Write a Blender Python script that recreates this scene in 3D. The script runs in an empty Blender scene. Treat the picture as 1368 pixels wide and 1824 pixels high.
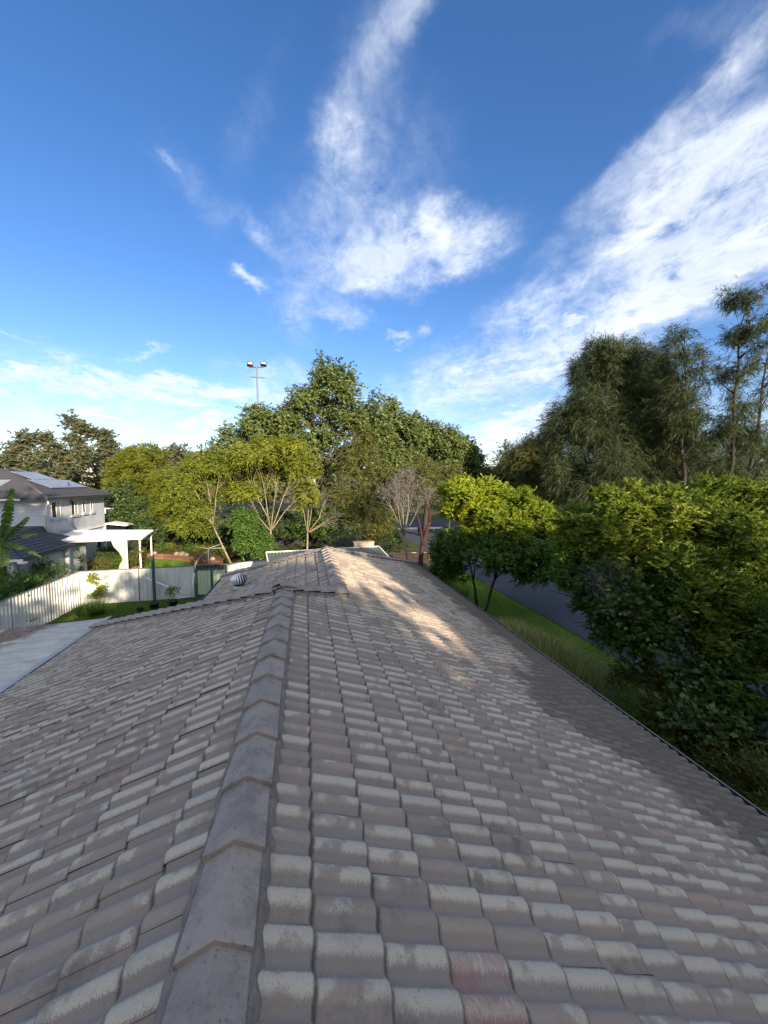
import bpy, bmesh, math, random
import numpy as np
from mathutils import Vector, Matrix
R = math.radians
rng = np.random.default_rng(11)
random.seed(5)
scn = bpy.context.scene
col = scn.collection

# ------------------------------------------------------------------ camera
CAMZ = 6.4
cd = bpy.data.cameras.new('camera'); cam = bpy.data.objects.new('camera', cd); col.objects.link(cam)
cd.sensor_fit = 'HORIZONTAL'; cd.sensor_width = 36.0; cd.lens = 36 * 685 / 1368
cd.clip_start = 0.05; cd.clip_end = 3000
cam.location = (0, 0, CAMZ)
cam.rotation_euler = (R(90 - 4.35), 0, R(-11.5))
scn.camera = cam

# ------------------------------------------------------------------ light
SUN_EL = 16.0; SUN_AZ = 162.0          # azimuth clockwise from +Y
sd = Vector((math.sin(R(SUN_AZ)) * math.cos(R(SUN_EL)), math.cos(R(SUN_AZ)) * math.cos(R(SUN_EL)), math.sin(R(SUN_EL))))
sl = bpy.data.lights.new('sun', 'SUN'); sl.energy = 4.6; sl.angle = R(0.5); sl.color = (1.0, 0.83, 0.62)
so = bpy.data.objects.new('sun', sl); col.objects.link(so); so.rotation_euler = sd.to_track_quat('Z', 'Y').to_euler()
SKY_STRENGTH = 0.15
scn.view_settings.view_transform = 'Standard'; scn.view_settings.look = 'None'
scn.view_settings.gamma = 1.0; scn.view_settings.use_curve_mapping = False
scn.view_settings.exposure = 1.32

# ------------------------------------------------------------------ node helper
class N:
    """tiny expression helper over a node tree"""
    def __init__(s, nt): s.nt = nt
    def node(s, t, **kw):
        n = s.nt.nodes.new(t)
        for k, v in kw.items(): setattr(n, k, v)
        return n
    def put(s, sock, v):
        if isinstance(v, bpy.types.NodeSocket): s.nt.links.new(v, sock)
        else:
            try: sock.default_value = v
            except Exception: sock.default_value = tuple(v) + (1.0,)
    def m(s, op, a, b=0.0, c=0.0, clamp=False):
        n = s.node('ShaderNodeMath', operation=op, use_clamp=clamp)
        s.put(n.inputs[0], a); s.put(n.inputs[1], b)
        if op in ('MULTIPLY_ADD', 'SMOOTH_MIN', 'COMPARE', 'WRAP'): s.put(n.inputs[2], c)
        return n.outputs[0]
    def v(s, op, a, b=(0, 0, 0), scale=None):
        n = s.node('ShaderNodeVectorMath', operation=op)
        s.put(n.inputs[0], a)
        if scale is not None: s.put(n.inputs['Scale'], scale)
        else: s.put(n.inputs[1], b)
        return n.outputs['Value'] if op in ('DOT_PRODUCT', 'LENGTH', 'DISTANCE') else n.outputs[0]
    def xyz(s, v):
        n = s.node('ShaderNodeSeparateXYZ'); s.put(n.inputs[0], v); return n.outputs
    def comb(s, x, y, z):
        n = s.node('ShaderNodeCombineXYZ'); s.put(n.inputs[0], x); s.put(n.inputs[1], y); s.put(n.inputs[2], z); return n.outputs[0]
    def noise(s, vec, scale, detail=3.0, rough=0.55, dist=0.0, color=False):
        n = s.node('ShaderNodeTexNoise')
        if vec is not None: s.put(n.inputs['Vector'], vec)
        s.put(n.inputs['Scale'], scale); s.put(n.inputs['Detail'], detail); s.put(n.inputs['Roughness'], rough); s.put(n.inputs['Distortion'], dist)
        return n.outputs['Color'] if color else n.outputs['Fac']
    def white(s, vec):
        n = s.node('ShaderNodeTexWhiteNoise', noise_dimensions='3D'); s.put(n.inputs['Vector'], vec); return n.outputs['Value']
    def ss(s, x, lo, hi, a=0.0, b=1.0):
        n = s.node('ShaderNodeMapRange', interpolation_type='SMOOTHSTEP')
        s.put(n.inputs['Value'], x); s.put(n.inputs['From Min'], lo); s.put(n.inputs['From Max'], hi)
        s.put(n.inputs['To Min'], a); s.put(n.inputs['To Max'], b)
        return n.outputs[0]
    def mix(s, f, a, b, blend='MIX'):
        n = s.node('ShaderNodeMix', data_type='RGBA', blend_type=blend)
        s.put(n.inputs[0], f); s.put(n.inputs[6], a); s.put(n.inputs[7], b)
        return n.outputs[2]
    def ramp(s, f, stops):
        n = s.node('ShaderNodeValToRGB'); s.put(n.inputs[0], f)
        e = n.color_ramp.elements
        while len(e) < len(stops): e.new(0.5)
        for k, (p, c) in enumerate(stops):
            e[k].position = p; e[k].color = tuple(c) + (1.0,)
        return n.outputs[0]

def new_mat(name):
    m = bpy.data.materials.new(name); m.use_nodes = True
    nt = m.node_tree; nt.nodes.clear()
    n = N(nt)
    out = n.node('ShaderNodeOutputMaterial'); b = n.node('ShaderNodeBsdfPrincipled')
    nt.links.new(b.outputs[0], out.inputs[0])
    return m, n, b, out

# ------------------------------------------------------------------ sky with clouds (world directions only)
w = bpy.data.worlds.new('World'); scn.world = w; w.use_nodes = True
wt = w.node_tree; wt.nodes.clear(); n = N(wt)
wout = n.node('ShaderNodeOutputWorld'); bg = n.node('ShaderNodeBackground'); wt.links.new(bg.outputs[0], wout.inputs[0])
sky = n.node('ShaderNodeTexSky', sky_type='NISHITA'); sky.sun_disc = False
sky.sun_elevation = R(SUN_EL); sky.sun_rotation = R(SUN_AZ); sky.altitude = 50; sky.air_density = 1.0; sky.dust_density = 0.35; sky.ozone_density = 2.2
tc = n.node('ShaderNodeTexCoord'); d = tc.outputs['Generated']
dx, dy, dz = n.xyz(d)
hs = n.node('ShaderNodeHueSaturation'); n.put(hs.inputs['Color'], sky.outputs[0]); hs.inputs['Saturation'].default_value = 1.24; hs.inputs['Value'].default_value = 0.60
skyc = n.mix(1.0, hs.outputs[0], (1.02, 0.91, 1.06), 'MULTIPLY')
# cloud sheet coordinates: direction over height, streaks run along +Y
zz = n.m('ADD', n.m('MAXIMUM', dz, 0.0), 0.10)
q = n.comb(n.m('MULTIPLY', n.m('DIVIDE', dx, zz), 1.0), n.m('MULTIPLY', n.m('DIVIDE', dy, zz), 0.75), 0.0)
warp = n.v('SCALE', n.v('SUBTRACT', n.noise(q, 1.6, 3, 0.6, color=True), (0.5, 0.5, 0.5)), scale=0.9)
q2 = n.v('ADD', q, warp)
dw = n.v('ADD', d, n.v('SCALE', n.v('SUBTRACT', n.noise(q, 3.4, 7, 0.68, color=True), (0.5, 0.5, 0.5)), scale=0.15))
n1 = n.noise(q2, 2.3, 9, 0.66)
n2 = n.noise(n.v('ADD', q, (7.3, 2.1, 4.0)), 9.0, 8, 0.66, 0.8)
n3 = n.noise(d, 22.0, 6, 0.66, 0.6)
tex = n.m('ADD', n.m('MULTIPLY', n1, 0.44), n.m('ADD', n.m('MULTIPLY', n2, 0.32), n.m('MULTIPLY', n3, 0.24)))
# cloud masses: centre direction, two tangent axes (divided by half sizes), weight
CLOUDS = [
    ((0.2449, 0.8346, 0.4933), (5.4316, -1.8154, 0.3745), (4.774, 6.593, -13.525), 1.2),
    ((0.0947, 0.8397, 0.5347), (3.9897, -1.5876, 1.7866), (5.5342, 3.1515, -5.929), 0.5),
    ((0.1116, 0.7147, 0.6905), (4.0756, -3.456, 2.9189), (15.1021, 2.6415, -5.1747), 0.3),
    ((0.1654, 0.6513, 0.7406), (7.507, -3.4685, 1.3737), (24.5568, 14.5224, -18.2545), 0.34),
    ((-0.1922, 0.8191, 0.5405), (8.5093, 6.5454, -6.8936), (-25.009, 6.3484, -18.5129), 0.26),
    ((-0.0929, 0.771, 0.63), (5.3956, -3.0124, 4.4822), (30.6812, 11.7609, -9.8689), 0.2),
    ((-0.1154, 0.8944, 0.4322), (25.5928, 2.5474, 1.5644), (-10.9575, 25.684, -56.0771), 0.8),
    ((-0.0941, 0.8505, 0.5175), (20.9423, 3.9434, -2.6707), (-17.9972, 17.626, -32.2411), 0.45),
    ((0.6832, 0.5636, 0.4644), (3.1683, -5.4423, 1.9434), (6.4336, -1.0393, -8.2033), 1.9),
    ((0.5743, 0.6055, 0.5509), (4.1401, -5.7855, 2.0434), (18.73, -1.0585, -18.3633), 0.6),
    ((0.6809, 0.6483, 0.3406), (2.7455, -3.462, 1.101), (7.7766, -0.8862, -13.861), 1.0),
    ((0.427, 0.8628, 0.2706), (2.9019, -1.6847, 0.7926), (4.699, 0.9701, -10.5062), 0.75),
    ((-0.2262, 0.9523, 0.205), (2.7846, 0.5823, 0.367), (-1.9407, 8.1336, -39.921), 0.95),
    ((-0.0795, 0.9641, 0.2534), (9.481, 0.6039, 0.677), (-1.419, 8.247, -31.8282), 0.5),
    ((-0.2097, 0.9663, 0.1491), (23.8112, 5.2698, -0.6696), (-10.9891, 9.4339, -76.6205), 1.3),
    ((-0.27, 0.9533, 0.135), (32.3214, 8.8278, 2.3146), (-6.3406, 10.7334, -88.483), 1.1),
    ((-0.2186, 0.9689, 0.1157), (62.4871, 13.705, 3.3077), (-7.3054, 13.7293, -128.7301), 1.1),
    ((-0.3838, 0.914, 0.1314), (12.0652, 5.2115, -1.0125), (-23.9308, 7.1156, -119.3784), 0.9),
    ((-0.4372, 0.8776, 0.1968), (42.2447, 22.9217, -8.3604), (-35.1084, 6.707, -107.9221), 0.9),
    ((-0.5131, 0.8321, 0.2104), (41.1154, 25.213, 0.5567), (-24.0613, 9.5278, -96.3846), 0.9),
    ((-0.4594, 0.8803, 0.1182), (38.7428, 19.6607, 4.1387), (-14.8916, 12.5379, -151.2066), 0.6),
    ((0.5086, 0.8473, 0.1534), (4.9691, -3.2851, 1.6702), (11.8114, -1.3134, -31.9003), 0.9),
    ((0.4795, 0.8715, 0.1024), (5.3074, -3.0825, 1.3826), (9.8795, -1.3052, -35.1607), 0.8),
    ((-0.4606, 0.8704, 0.1736), (3.3018, 1.6441, 0.5175), (-1.6536, 1.7236, -13.0313), 0.42),
    ((-0.3259, 0.9042, 0.2762), (17.3057, 3.5765, 8.709), (13.3808, 29.8484, -81.9109), 0.55),
    ((-0.0182, 0.9247, 0.3803), (26.8917, 1.3133, -1.9066), (-2.1709, 3.7969, -9.3373), 0.28),
    ((0.1021, 0.9178, 0.3837), (15.3383, -0.9742, -1.7497), (-6.6081, 16.7294, -38.2531), 0.5),
    ((0.2241, 0.9144, 0.3372), (30.471, -7.3222, -0.3944), (6.2007, 24.2743, -69.9431), 0.7),
    ((0.277, 0.8933, 0.354), (45.8199, -13.5816, -1.5878), (6.7116, 19.9615, -55.624), 0.55),
    ((0.5628, 0.7508, 0.3457), (37.9406, -25.2226, -6.9932), (19.5293, 21.134, -77.6912), 0.9),
    ((-0.5, 0.8238, 0.2672), (25.8547, 15.9521, -0.7959), (-39.5584, 14.7667, -119.5478), 0.45),
    ((-0.2206, 0.7896, 0.5726), (48.3986, 20.2335, -9.2562), (-66.4052, 36.0973, -75.3596), 0.35),
    ((0.585, 0.4833, 0.6513), (11.8809, -4.7176, -7.1718), (7.7596, 23.8462, -24.6657), 0.25),
    ((0.0665, 0.7641, 0.6417), (11.2855, -11.233, 12.2067), (19.9747, 2.6289, -5.1993), 0.42),
    ((0.5259, 0.741, 0.4175), (5.5453, -4.5451, 1.0816), (7.6956, 1.6051, -12.5433), 0.5),
    ((0.6296, 0.4909, 0.6022), (12.2001, -20.1154, 3.6409), (17.8419, -1.5764, -17.37), 0.5)]
tot = None
for (c, e1, e2, amp) in CLOUDS:
    dc = n.m('MAXIMUM', n.v('DOT_PRODUCT', dw, c), 0.05)
    u = n.m('DIVIDE', n.v('DOT_PRODUCT', dw, e1), dc); v = n.m('DIVIDE', n.v('DOT_PRODUCT', dw, e2), dc)
    r2 = n.m('ADD', n.m('MULTIPLY', u, u), n.m('MULTIPLY', v, v))
    g = n.m('MAXIMUM', n.m('SUBTRACT', 1.0, n.m('MULTIPLY', r2, 0.40)), 0.0)
    g = n.m('MULTIPLY', n.m('MULTIPLY', g, g), amp)
    tot = g if tot is None else n.m('ADD', tot, g)
tot = n.m('MINIMUM', tot, 1.35)
low = n.ss(dz, 0.0, 0.45, 0.30, 0.07)                    # thin cloud everywhere, thicker to the horizon
off = n.m('MAXIMUM', n.ss(n.m('MULTIPLY', dy, -1.0), -0.12, 0.30), n.ss(dz, 0.84, 0.96))   # unseen cloud added behind and overhead for whiter fill light
tot = n.m('MAXIMUM', tot, n.m('MULTIPLY', off, 1.45))
dens = n.ss(n.m('MULTIPLY', n.m('ADD', tot, low), n.m('ADD', n.m('MULTIPLY', tex, 3.4), -1.00)), 0.04, 1.05)
dens = n.m('MULTIPLY', dens, 0.80)
shade = n.ss(n.noise(n.v('ADD', q2, (0.0, 0.12, 0.0)), 3.1, 5, 0.6), 0.35, 0.65)
cc = n.mix(shade, (2.35, 2.6, 3.05), (3.3, 3.42, 3.6))
full = n.mix(dens, skyc, cc)
n.put(bg.inputs['Color'], full); bg.inputs['Strength'].default_value = SKY_STRENGTH

# ------------------------------------------------------------------ object helpers
def tag(o, label=None, cat=None, group=None, kind=None):
    if label: o['label'] = label
    if cat: o['category'] = cat
    if group: o['group'] = group
    if kind: o['kind'] = kind
    return o
def thing(name, loc, label, cat, group=None):
    o = bpy.data.objects.new(name, None); col.objects.link(o); o.location = loc; o.empty_display_size = 0.2
    return tag(o, label, cat, group)
def origin(o):
    v = Vector((0, 0, 0))
    while o is not None: v += o.location; o = o.parent
    return v
def link_mesh(name, me, mat, parent=None):
    o = bpy.data.objects.new(name, me); col.objects.link(o)
    if parent is not None: o.parent = parent
    if mat is not None: me.materials.append(mat)
    return o
class MB:
    """mesh builder in world coordinates"""
    def __init__(s): s.V = []; s.F = []; s.S = []
    def add(s, vs, fs, smooth=False):
        k = len(s.V); s.V += [tuple(v) for v in vs]; s.F += [tuple(i + k for i in f) for f in fs]; s.S += [smooth] * len(fs); return s
    def box(s, a, b, M=None):
        (x0, y0, z0), (x1, y1, z1) = a, b
        vs = [Vector(p) for p in ((x0,y0,z0),(x1,y0,z0),(x1,y1,z0),(x0,y1,z0),(x0,y0,z1),(x1,y0,z1),(x1,y1,z1),(x0,y1,z1))]
        if M is not None: vs = [M @ v for v in vs]
        return s.add(vs, [(0,3,2,1),(4,5,6,7),(0,1,5,4),(1,2,6,5),(2,3,7,6),(3,0,4,7)])
    def cbox(s, c, sz, M=None):
        c = Vector(c); h = Vector(sz) / 2; return s.box(c - h, c + h, M)
    def beam(s, p, q, w, h, up=(0, 0, 1)):
        p, q = Vector(p), Vector(q); d = (q - p); L = d.length; d.normalize(); up = Vector(up)
        x = d.cross(up)
        if x.length < 1e-4: x = d.cross(Vector((1, 0, 0)))
        x.normalize(); z = x.cross(d)
        M = Matrix(((x.x, d.x, z.x, p.x), (x.y, d.y, z.y, p.y), (x.z, d.z, z.z, p.z), (0, 0, 0, 1)))
        return s.box((-w/2, 0, -h/2), (w/2, L, h/2), M)
    def tube(s, pts, rads, k=7, caps=True):
        pts = [Vector(p) for p in pts]
        if not hasattr(rads, '__len__'): rads = [rads] * len(pts)
        ref = Vector((0.3, 0.2, 1)).normalized(); vs = []; fs = []
        for i, p in enumerate(pts):
            d = (pts[min(i + 1, len(pts) - 1)] - pts[max(i - 1, 0)]).normalized()
            a = d.cross(ref)
            if a.length < 1e-3: a = d.cross(Vector((1, 0, 0)))
            a.normalize(); b = d.cross(a)
            for j in range(k):
                t = 2 * math.pi * j / k; vs.append(p + (a * math.cos(t) + b * math.sin(t)) * rads[i])
        for i in range(len(pts) - 1):
            for j in range(k):
                fs.append((i*k+j, i*k+(j+1) % k, (i+1)*k+(j+1) % k, (i+1)*k+j))
        if caps: fs += [tuple(range(k))[::-1], tuple((len(pts)-1)*k + j for j in range(k))]
        return s.add(vs, fs, True)
    def lathe(s, c, prof, k=16, cap=True):
        vs = []; fs = []
        for (r, z) in prof:
            for j in range(k):
                t = 2*math.pi*j/k; vs.append((c[0]+r*math.cos(t), c[1]+r*math.sin(t), c[2]+z))
        for i in range(len(prof)-1):
            for j in range(k): fs.append((i*k+j, i*k+(j+1) % k, (i+1)*k+(j+1) % k, (i+1)*k+j))
        if cap: fs += [tuple(range(k))[::-1], tuple((len(prof)-1)*k+j for j in range(k))]
        return s.add(vs, fs, True)
    def build(s, name, mat, parent=None):
        o0 = origin(parent) if parent is not None else Vector((0, 0, 0))
        me = bpy.data.meshes.new(name); me.from_pydata([(v[0]-o0.x, v[1]-o0.y, v[2]-o0.z) for v in s.V], [], s.F)
        me.polygons.foreach_set('use_smooth', s.S)
        return link_mesh(name, me, mat, parent)

def arr_mesh(name, V, F, mat, parent=None, attrs=None, smooth=False, uv=None):
    """V (n,3), F (m,k) arrays"""
    V = np.asarray(V, dtype=np.float32).copy()
    if parent is not None: V -= np.array(origin(parent), dtype=np.float32)
    me = bpy.data.meshes.new(name); k = F.shape[1]
    me.vertices.add(len(V)); me.vertices.foreach_set('co', V.ravel())
    me.loops.add(F.size); me.loops.foreach_set('vertex_index', F.ravel().astype(np.int32))
    me.polygons.add(len(F)); me.polygons.foreach_set('loop_start', np.arange(len(F), dtype=np.int32) * k)
    if smooth: me.polygons.foreach_set('use_smooth', np.ones(len(F), dtype=bool))
    me.update(calc_edges=True)
    for an, (dom, arr) in (attrs or {}).items():
        a = me.attributes.new(an, 'FLOAT', dom); a.data.foreach_set('value', np.asarray(arr, dtype=np.float32))
    if uv is not None:
        u = me.uv_layers.new(name='UVMap'); u.data.foreach_set('uv', uv[F.ravel()].astype(np.float32).ravel())
    return link_mesh(name, me, mat, parent)

# ------------------------------------------------------------------ materials
def simple(name, c, rough=0.7, var=0.12, scale=4.0, bump=0.0, metal=0.0, spec=0.4, stretch=(1, 1, 1), c2=None, bscale=None):
    m, n, b, _ = new_mat(name)
    tc = n.node('ShaderNodeTexCoord'); p = n.v('MULTIPLY', tc.outputs['Object'], stretch)
    f = n.noise(p, scale, 5, 0.6)
    c2 = c2 or tuple(min(1, x * 0.55) for x in c)
    cc = n.mix(n.ss(f, 0.5 - 0.25, 0.5 + 0.25, 0.0, 1.0), c, tuple(a * (1 - var * 2) + bb * var * 2 for a, bb in zip(c, c2)))
    n.put(b.inputs['Base Color'], cc); b.inputs['Roughness'].default_value = rough; b.inputs['Metallic'].default_value = metal
    b.inputs['Specular IOR Level'].default_value = spec
    if bump:
        bn = n.node('ShaderNodeBump'); bn.inputs['Strength'].default_value = bump; bn.inputs['Distance'].default_value = 0.02
        n.put(bn.inputs['Height'], n.noise(p, bscale or scale * 8, 4, 0.6)); n.put(b.inputs['Normal'], bn.outputs[0])
    return m

def leaf_mat(name, stops, trans=0.35, rough=0.55, tint=None):
    m = bpy.data.materials.new(name); m.use_nodes = True; nt = m.node_tree; nt.nodes.clear(); n = N(nt)
    out = n.node('ShaderNodeOutputMaterial'); b = n.node('ShaderNodeBsdfPrincipled'); t = n.node('ShaderNodeBsdfTranslucent'); mx = n.node('ShaderNodeMixShader')
    a = n.node('ShaderNodeAttribute', attribute_name='lv')
    c = n.ramp(a.outputs['Fac'], stops)
    n.put(b.inputs['Base Color'], c); b.inputs['Roughness'].default_value = rough; b.inputs['Specular IOR Level'].default_value = 0.25
    n.put(t.inputs['Color'], n.mix(1.0, c, (1.15, 1.1, 0.55), 'MULTIPLY'))
    mx.inputs[0].default_value = trans
    nt.links.new(b.outputs[0], mx.inputs[1]); nt.links.new(t.outputs[0], mx.inputs[2]); nt.links.new(mx.outputs[0], out.inputs[0])
    return m

def tile_material():
    m, n, b, _ = new_mat('weathered_concrete_tile')
    uv = n.node('ShaderNodeUVMap'); U, V, _z = n.xyz(uv.outputs[0])
    at = n.node('ShaderNodeAttribute', attribute_name='seed'); oi = n.node('ShaderNodeObjectInfo')
    oldred = n.node('ShaderNodeAttribute', attribute_type='OBJECT', attribute_name='old_red')
    seed = n.m('ADD', at.outputs['Fac'], oi.outputs['Random'])
    wave = n.m('FLOOR', U); fr = n.m('FRACT', U)
    geo = n.node('ShaderNodeNewGeometry'); P = geo.outputs['Position']; px, py, pz = n.xyz(P)
    t1 = n.white(n.comb(seed, 0.31, 0.7)); t2 = n.white(n.comb(seed, 3.31, 1.7)); w1 = n.white(n.comb(seed, wave, 5.5)); w2 = n.white(n.comb(seed, n.m('ADD', wave, 0.5), 8.1))
    base = n.ramp(t1, [(0.0, (0.262, 0.220, 0.180)), (0.3, (0.312, 0.256, 0.205)), (0.55, (0.355, 0.282, 0.222)), (0.8, (0.290, 0.248, 0.202)), (0.95, (0.365, 0.285, 0.212)), (1.0, (0.330, 0.240, 0.188))])
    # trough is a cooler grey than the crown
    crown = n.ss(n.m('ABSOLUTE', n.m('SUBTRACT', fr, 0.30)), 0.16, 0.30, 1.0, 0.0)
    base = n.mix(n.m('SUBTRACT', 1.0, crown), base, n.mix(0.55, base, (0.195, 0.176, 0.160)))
    bl = n.noise(P, 9.0, 6, 0.72); base = n.mix(n.ss(bl, 0.38, 0.72), base, n.mix(0.6, base, (0.30, 0.215, 0.17)))
    # worn pale band on the crown: ragged edge, speckled with grit
    q = n.comb(n.m('MULTIPLY', U, 0.15), n.m('MULTIPLY', V, 0.30), n.m('MULTIPLY', seed, 37.0))
    st = n.noise(n.v('MULTIPLY', q, (26.0, 120.0, 1.0)), 1.0, 3, 0.6)       # streaks down the slope-cross direction
    pat = n.noise(n.v('MULTIPLY', q, (7.0, 9.0, 1.0)), 1.0, 2, 0.5)
    sp2 = n.noise(n.v('MULTIPLY', q, (150.0, 260.0, 1.0)), 1.0, 2, 0.7); wob = n.m('ADD', n.m('MULTIPLY', n.m('SUBTRACT', st, 0.5), 0.16), n.m('MULTIPLY', n.m('SUBTRACT', sp2, 0.5), 0.34))
    band = n.m('MULTIPLY', n.ss(n.m('ADD', fr, wob), 0.04, 0.10), n.ss(n.m('ADD', fr, wob), 0.46, 0.62, 1.0, 0.0))
    band = n.m('MULTIPLY', band, n.ss(n.m('ADD', n.m('ADD', pat, n.m('MULTIPLY', w1, 0.46)), n.m('MULTIPLY', n.m('SUBTRACT', sp2, 0.5), 0.34)), 0.67, 0.77))
    grit = n.noise(n.v('MULTIPLY', q, (1.0, 1.0, 1.0)), 260.0, 2, 0.7)
    band = n.m('MULTIPLY', band, n.ss(grit, 0.30, 0.52, 0.45, 1.0))
    pale = n.mix(w2, (0.57, 0.50, 0.385), (0.49, 0.445, 0.36))
    c = n.mix(n.m('MULTIPLY', band, 0.80), base, pale)
    # a few tiles keep their old red coating
    red = n.m('MULTIPLY', oldred.outputs['Fac'], n.ss(n.m('ADD', pat, st), 0.75, 1.05))
    c = n.mix(n.m('MULTIPLY', red, 0.45), c, (0.26, 0.10, 0.10))
    fine = n.noise(P, 420.0, 2, 0.6); c = n.mix(1.0, c, n.mix(n.ss(fine, 0.3, 0.7), (0.80, 0.80, 0.80), (1.16, 1.16, 1.16)), 'MULTIPLY')
    # grime in spots, plus a darker patch towards the right gutter
    gr = n.noise(P, 2.1, 6, 0.7); sp = n.noise(P, 60.0, 3, 0.7)
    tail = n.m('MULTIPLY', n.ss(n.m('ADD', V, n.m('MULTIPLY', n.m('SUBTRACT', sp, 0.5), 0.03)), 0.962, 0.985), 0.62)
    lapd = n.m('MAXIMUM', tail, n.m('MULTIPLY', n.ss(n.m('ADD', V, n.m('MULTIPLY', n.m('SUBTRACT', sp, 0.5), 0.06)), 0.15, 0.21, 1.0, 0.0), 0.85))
    g = n.m('MAXIMUM', n.ss(gr, 0.54, 0.74, 0.0, 0.6), n.ss(sp, 0.66, 0.72, 0.0, 0.55))
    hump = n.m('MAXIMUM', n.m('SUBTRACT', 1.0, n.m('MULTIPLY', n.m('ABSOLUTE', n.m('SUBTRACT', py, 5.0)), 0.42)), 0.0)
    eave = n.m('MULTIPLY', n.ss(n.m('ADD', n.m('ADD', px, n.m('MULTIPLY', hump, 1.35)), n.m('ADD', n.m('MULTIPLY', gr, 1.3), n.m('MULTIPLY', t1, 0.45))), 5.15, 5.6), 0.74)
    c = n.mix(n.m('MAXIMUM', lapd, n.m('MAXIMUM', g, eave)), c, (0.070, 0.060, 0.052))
    n.put(b.inputs['Base Color'], c); b.inputs['Roughness'].default_value = 0.82; b.inputs['Specular IOR Level'].default_value = 0.35
    bn = n.node('ShaderNodeBump'); bn.inputs['Strength'].default_value = 0.5; bn.inputs['Distance'].default_value = 0.006
    n.put(bn.inputs['Height'], n.m('ADD', n.m('MULTIPLY', n.noise(P, 190.0, 3, 0.7), 0.7), n.m('MULTIPLY', n.noise(P, 28.0, 4, 0.6), 0.9)))
    n.put(b.inputs['Normal'], bn.outputs[0])
    return m

def cap_material():
    m, n, b, _ = new_mat('ridge_cap_concrete')
    geo = n.node('ShaderNodeNewGeometry'); P = geo.outputs['Position']; oi = n.node('ShaderNodeObjectInfo')
    c = n.ramp(oi.outputs['Random'], [(0.0, (0.305, 0.258, 0.222)), (0.5, (0.355, 0.295, 0.25)), (1.0, (0.325, 0.280, 0.238))])
    c = n.mix(n.ss(n.noise(P, 6.0, 6, 0.65), 0.42, 0.72), c, (0.190, 0.165, 0.148))
    c = n.mix(n.ss(n.noise(P, 3.0, 3, 0.5), 0.5, 0.7, 0.0, 0.35), c, (0.29, 0.25, 0.225))
    c = n.mix(n.ss(n.noise(P, 48.0, 3, 0.7), 0.60, 0.70, 0.0, 0.55), c, (0.09, 0.082, 0.08))
    c = n.mix(n.ss(n.noise(P, 14.0, 6, 0.78), 0.56, 0.70, 0.0, 0.40), c, (0.15, 0.13, 0.115))
    c = n.mix(1.0, c, n.mix(n.ss(n.noise(P, 420.0, 2, 0.6), 0.3, 0.7), (0.86, 0.86, 0.86), (1.10, 1.10, 1.10)), 'MULTIPLY')
    n.put(b.inputs['Base Color'], c); b.inputs['Roughness'].default_value = 0.85; b.inputs['Specular IOR Level'].default_value = 0.3
    bn = n.node('ShaderNodeBump'); bn.inputs['Strength'].default_value = 0.35; bn.inputs['Distance'].default_value = 0.004
    n.put(bn.inputs['Height'], n.m('ADD', n.noise(P, 220.0, 3, 0.7), n.noise(P, 20.0, 4, 0.6))); n.put(b.inputs['Normal'], bn.outputs[0])
    return m

def ground_material(name, cols, scale=1.0, bump=0.6):
    m, n, b, _ = new_mat(name)
    geo = n.node('ShaderNodeNewGeometry'); P = geo.outputs['Position']
    f = n.m('ADD', n.m('MULTIPLY', n.noise(P, 0.35 * scale, 4, 0.6), 0.55), n.m('MULTIPLY', n.noise(P, 6.0 * scale, 5, 0.7), 0.45))
    c = n.ramp(f, [(0.34, cols[0]), (0.50, cols[1]), (0.66, cols[2])])
    c = n.mix(1.0, c, n.mix(n.ss(n.noise(P, 40.0, 3, 0.7), 0.3, 0.7), (0.72, 0.72, 0.72), (1.25, 1.25, 1.25)), 'MULTIPLY')
    n.put(b.inputs['Base Color'], c); b.inputs['Roughness'].default_value = 0.95; b.inputs['Specular IOR Level'].default_value = 0.15
    bn = n.node('ShaderNodeBump'); bn.inputs['Strength'].default_value = bump; bn.inputs['Distance'].default_value = 0.05
    n.put(bn.inputs['Height'], n.noise(P, 30.0, 4, 0.7)); n.put(b.inputs['Normal'], bn.outputs[0])
    return m

M = {}
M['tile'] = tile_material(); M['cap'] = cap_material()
M['mortar'] = simple('mortar', (0.29, 0.25, 0.215), 0.95, 0.4, 14, 0.8)
M['underlay'] = simple('roof_underlay', (0.05, 0.045, 0.045), 0.95)
M['brick_wall'] = simple('brown_brick', (0.22, 0.12, 0.08), 0.9, 0.4, 6, 0.4)
M['gutter'] = simple('dark_gutter', (0.07, 0.075, 0.08), 0.45, 0.3, 3, 0, 0.3)
M['gutter_pale'] = simple('pale_gutter_lip', (0.30, 0.31, 0.31), 0.5, 0.3, 5)
M['ground'] = ground_material('dry_grass_ground', [(0.055, 0.048, 0.028), (0.062, 0.075, 0.026), (0.10, 0.095, 0.045)])
M['lawn'] = ground_material('green_lawn', [(0.095, 0.160, 0.022), (0.125, 0.210, 0.028), (0.170, 0.240, 0.045)], 2.0)
M['yard'] = ground_material('rough_yard', [(0.060, 0.050, 0.032), (0.055, 0.070, 0.022), (0.09, 0.10, 0.035)], 3.0)
M['field'] = ground_material('dry_field', [(0.14, 0.15, 0.05), (0.18, 0.17, 0.07), (0.21, 0.19, 0.09)], 1.0)
M['mulch'] = ground_material('bark_mulch', [(0.07, 0.045, 0.03), (0.12, 0.08, 0.05), (0.20, 0.15, 0.10)], 3.0)
M['asphalt'] = ground_material('asphalt', [(0.060, 0.066, 0.080), (0.068, 0.074, 0.088), (0.078, 0.084, 0.098)], 1.0, 0.3)
M['kerb'] = simple('kerb_concrete', (0.30, 0.29, 0.27), 0.9, 0.4, 5, 0.3)
M['path'] = simple('concrete_path', (0.28, 0.26, 0.24), 0.9, 0.35, 3, 0.3)
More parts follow.
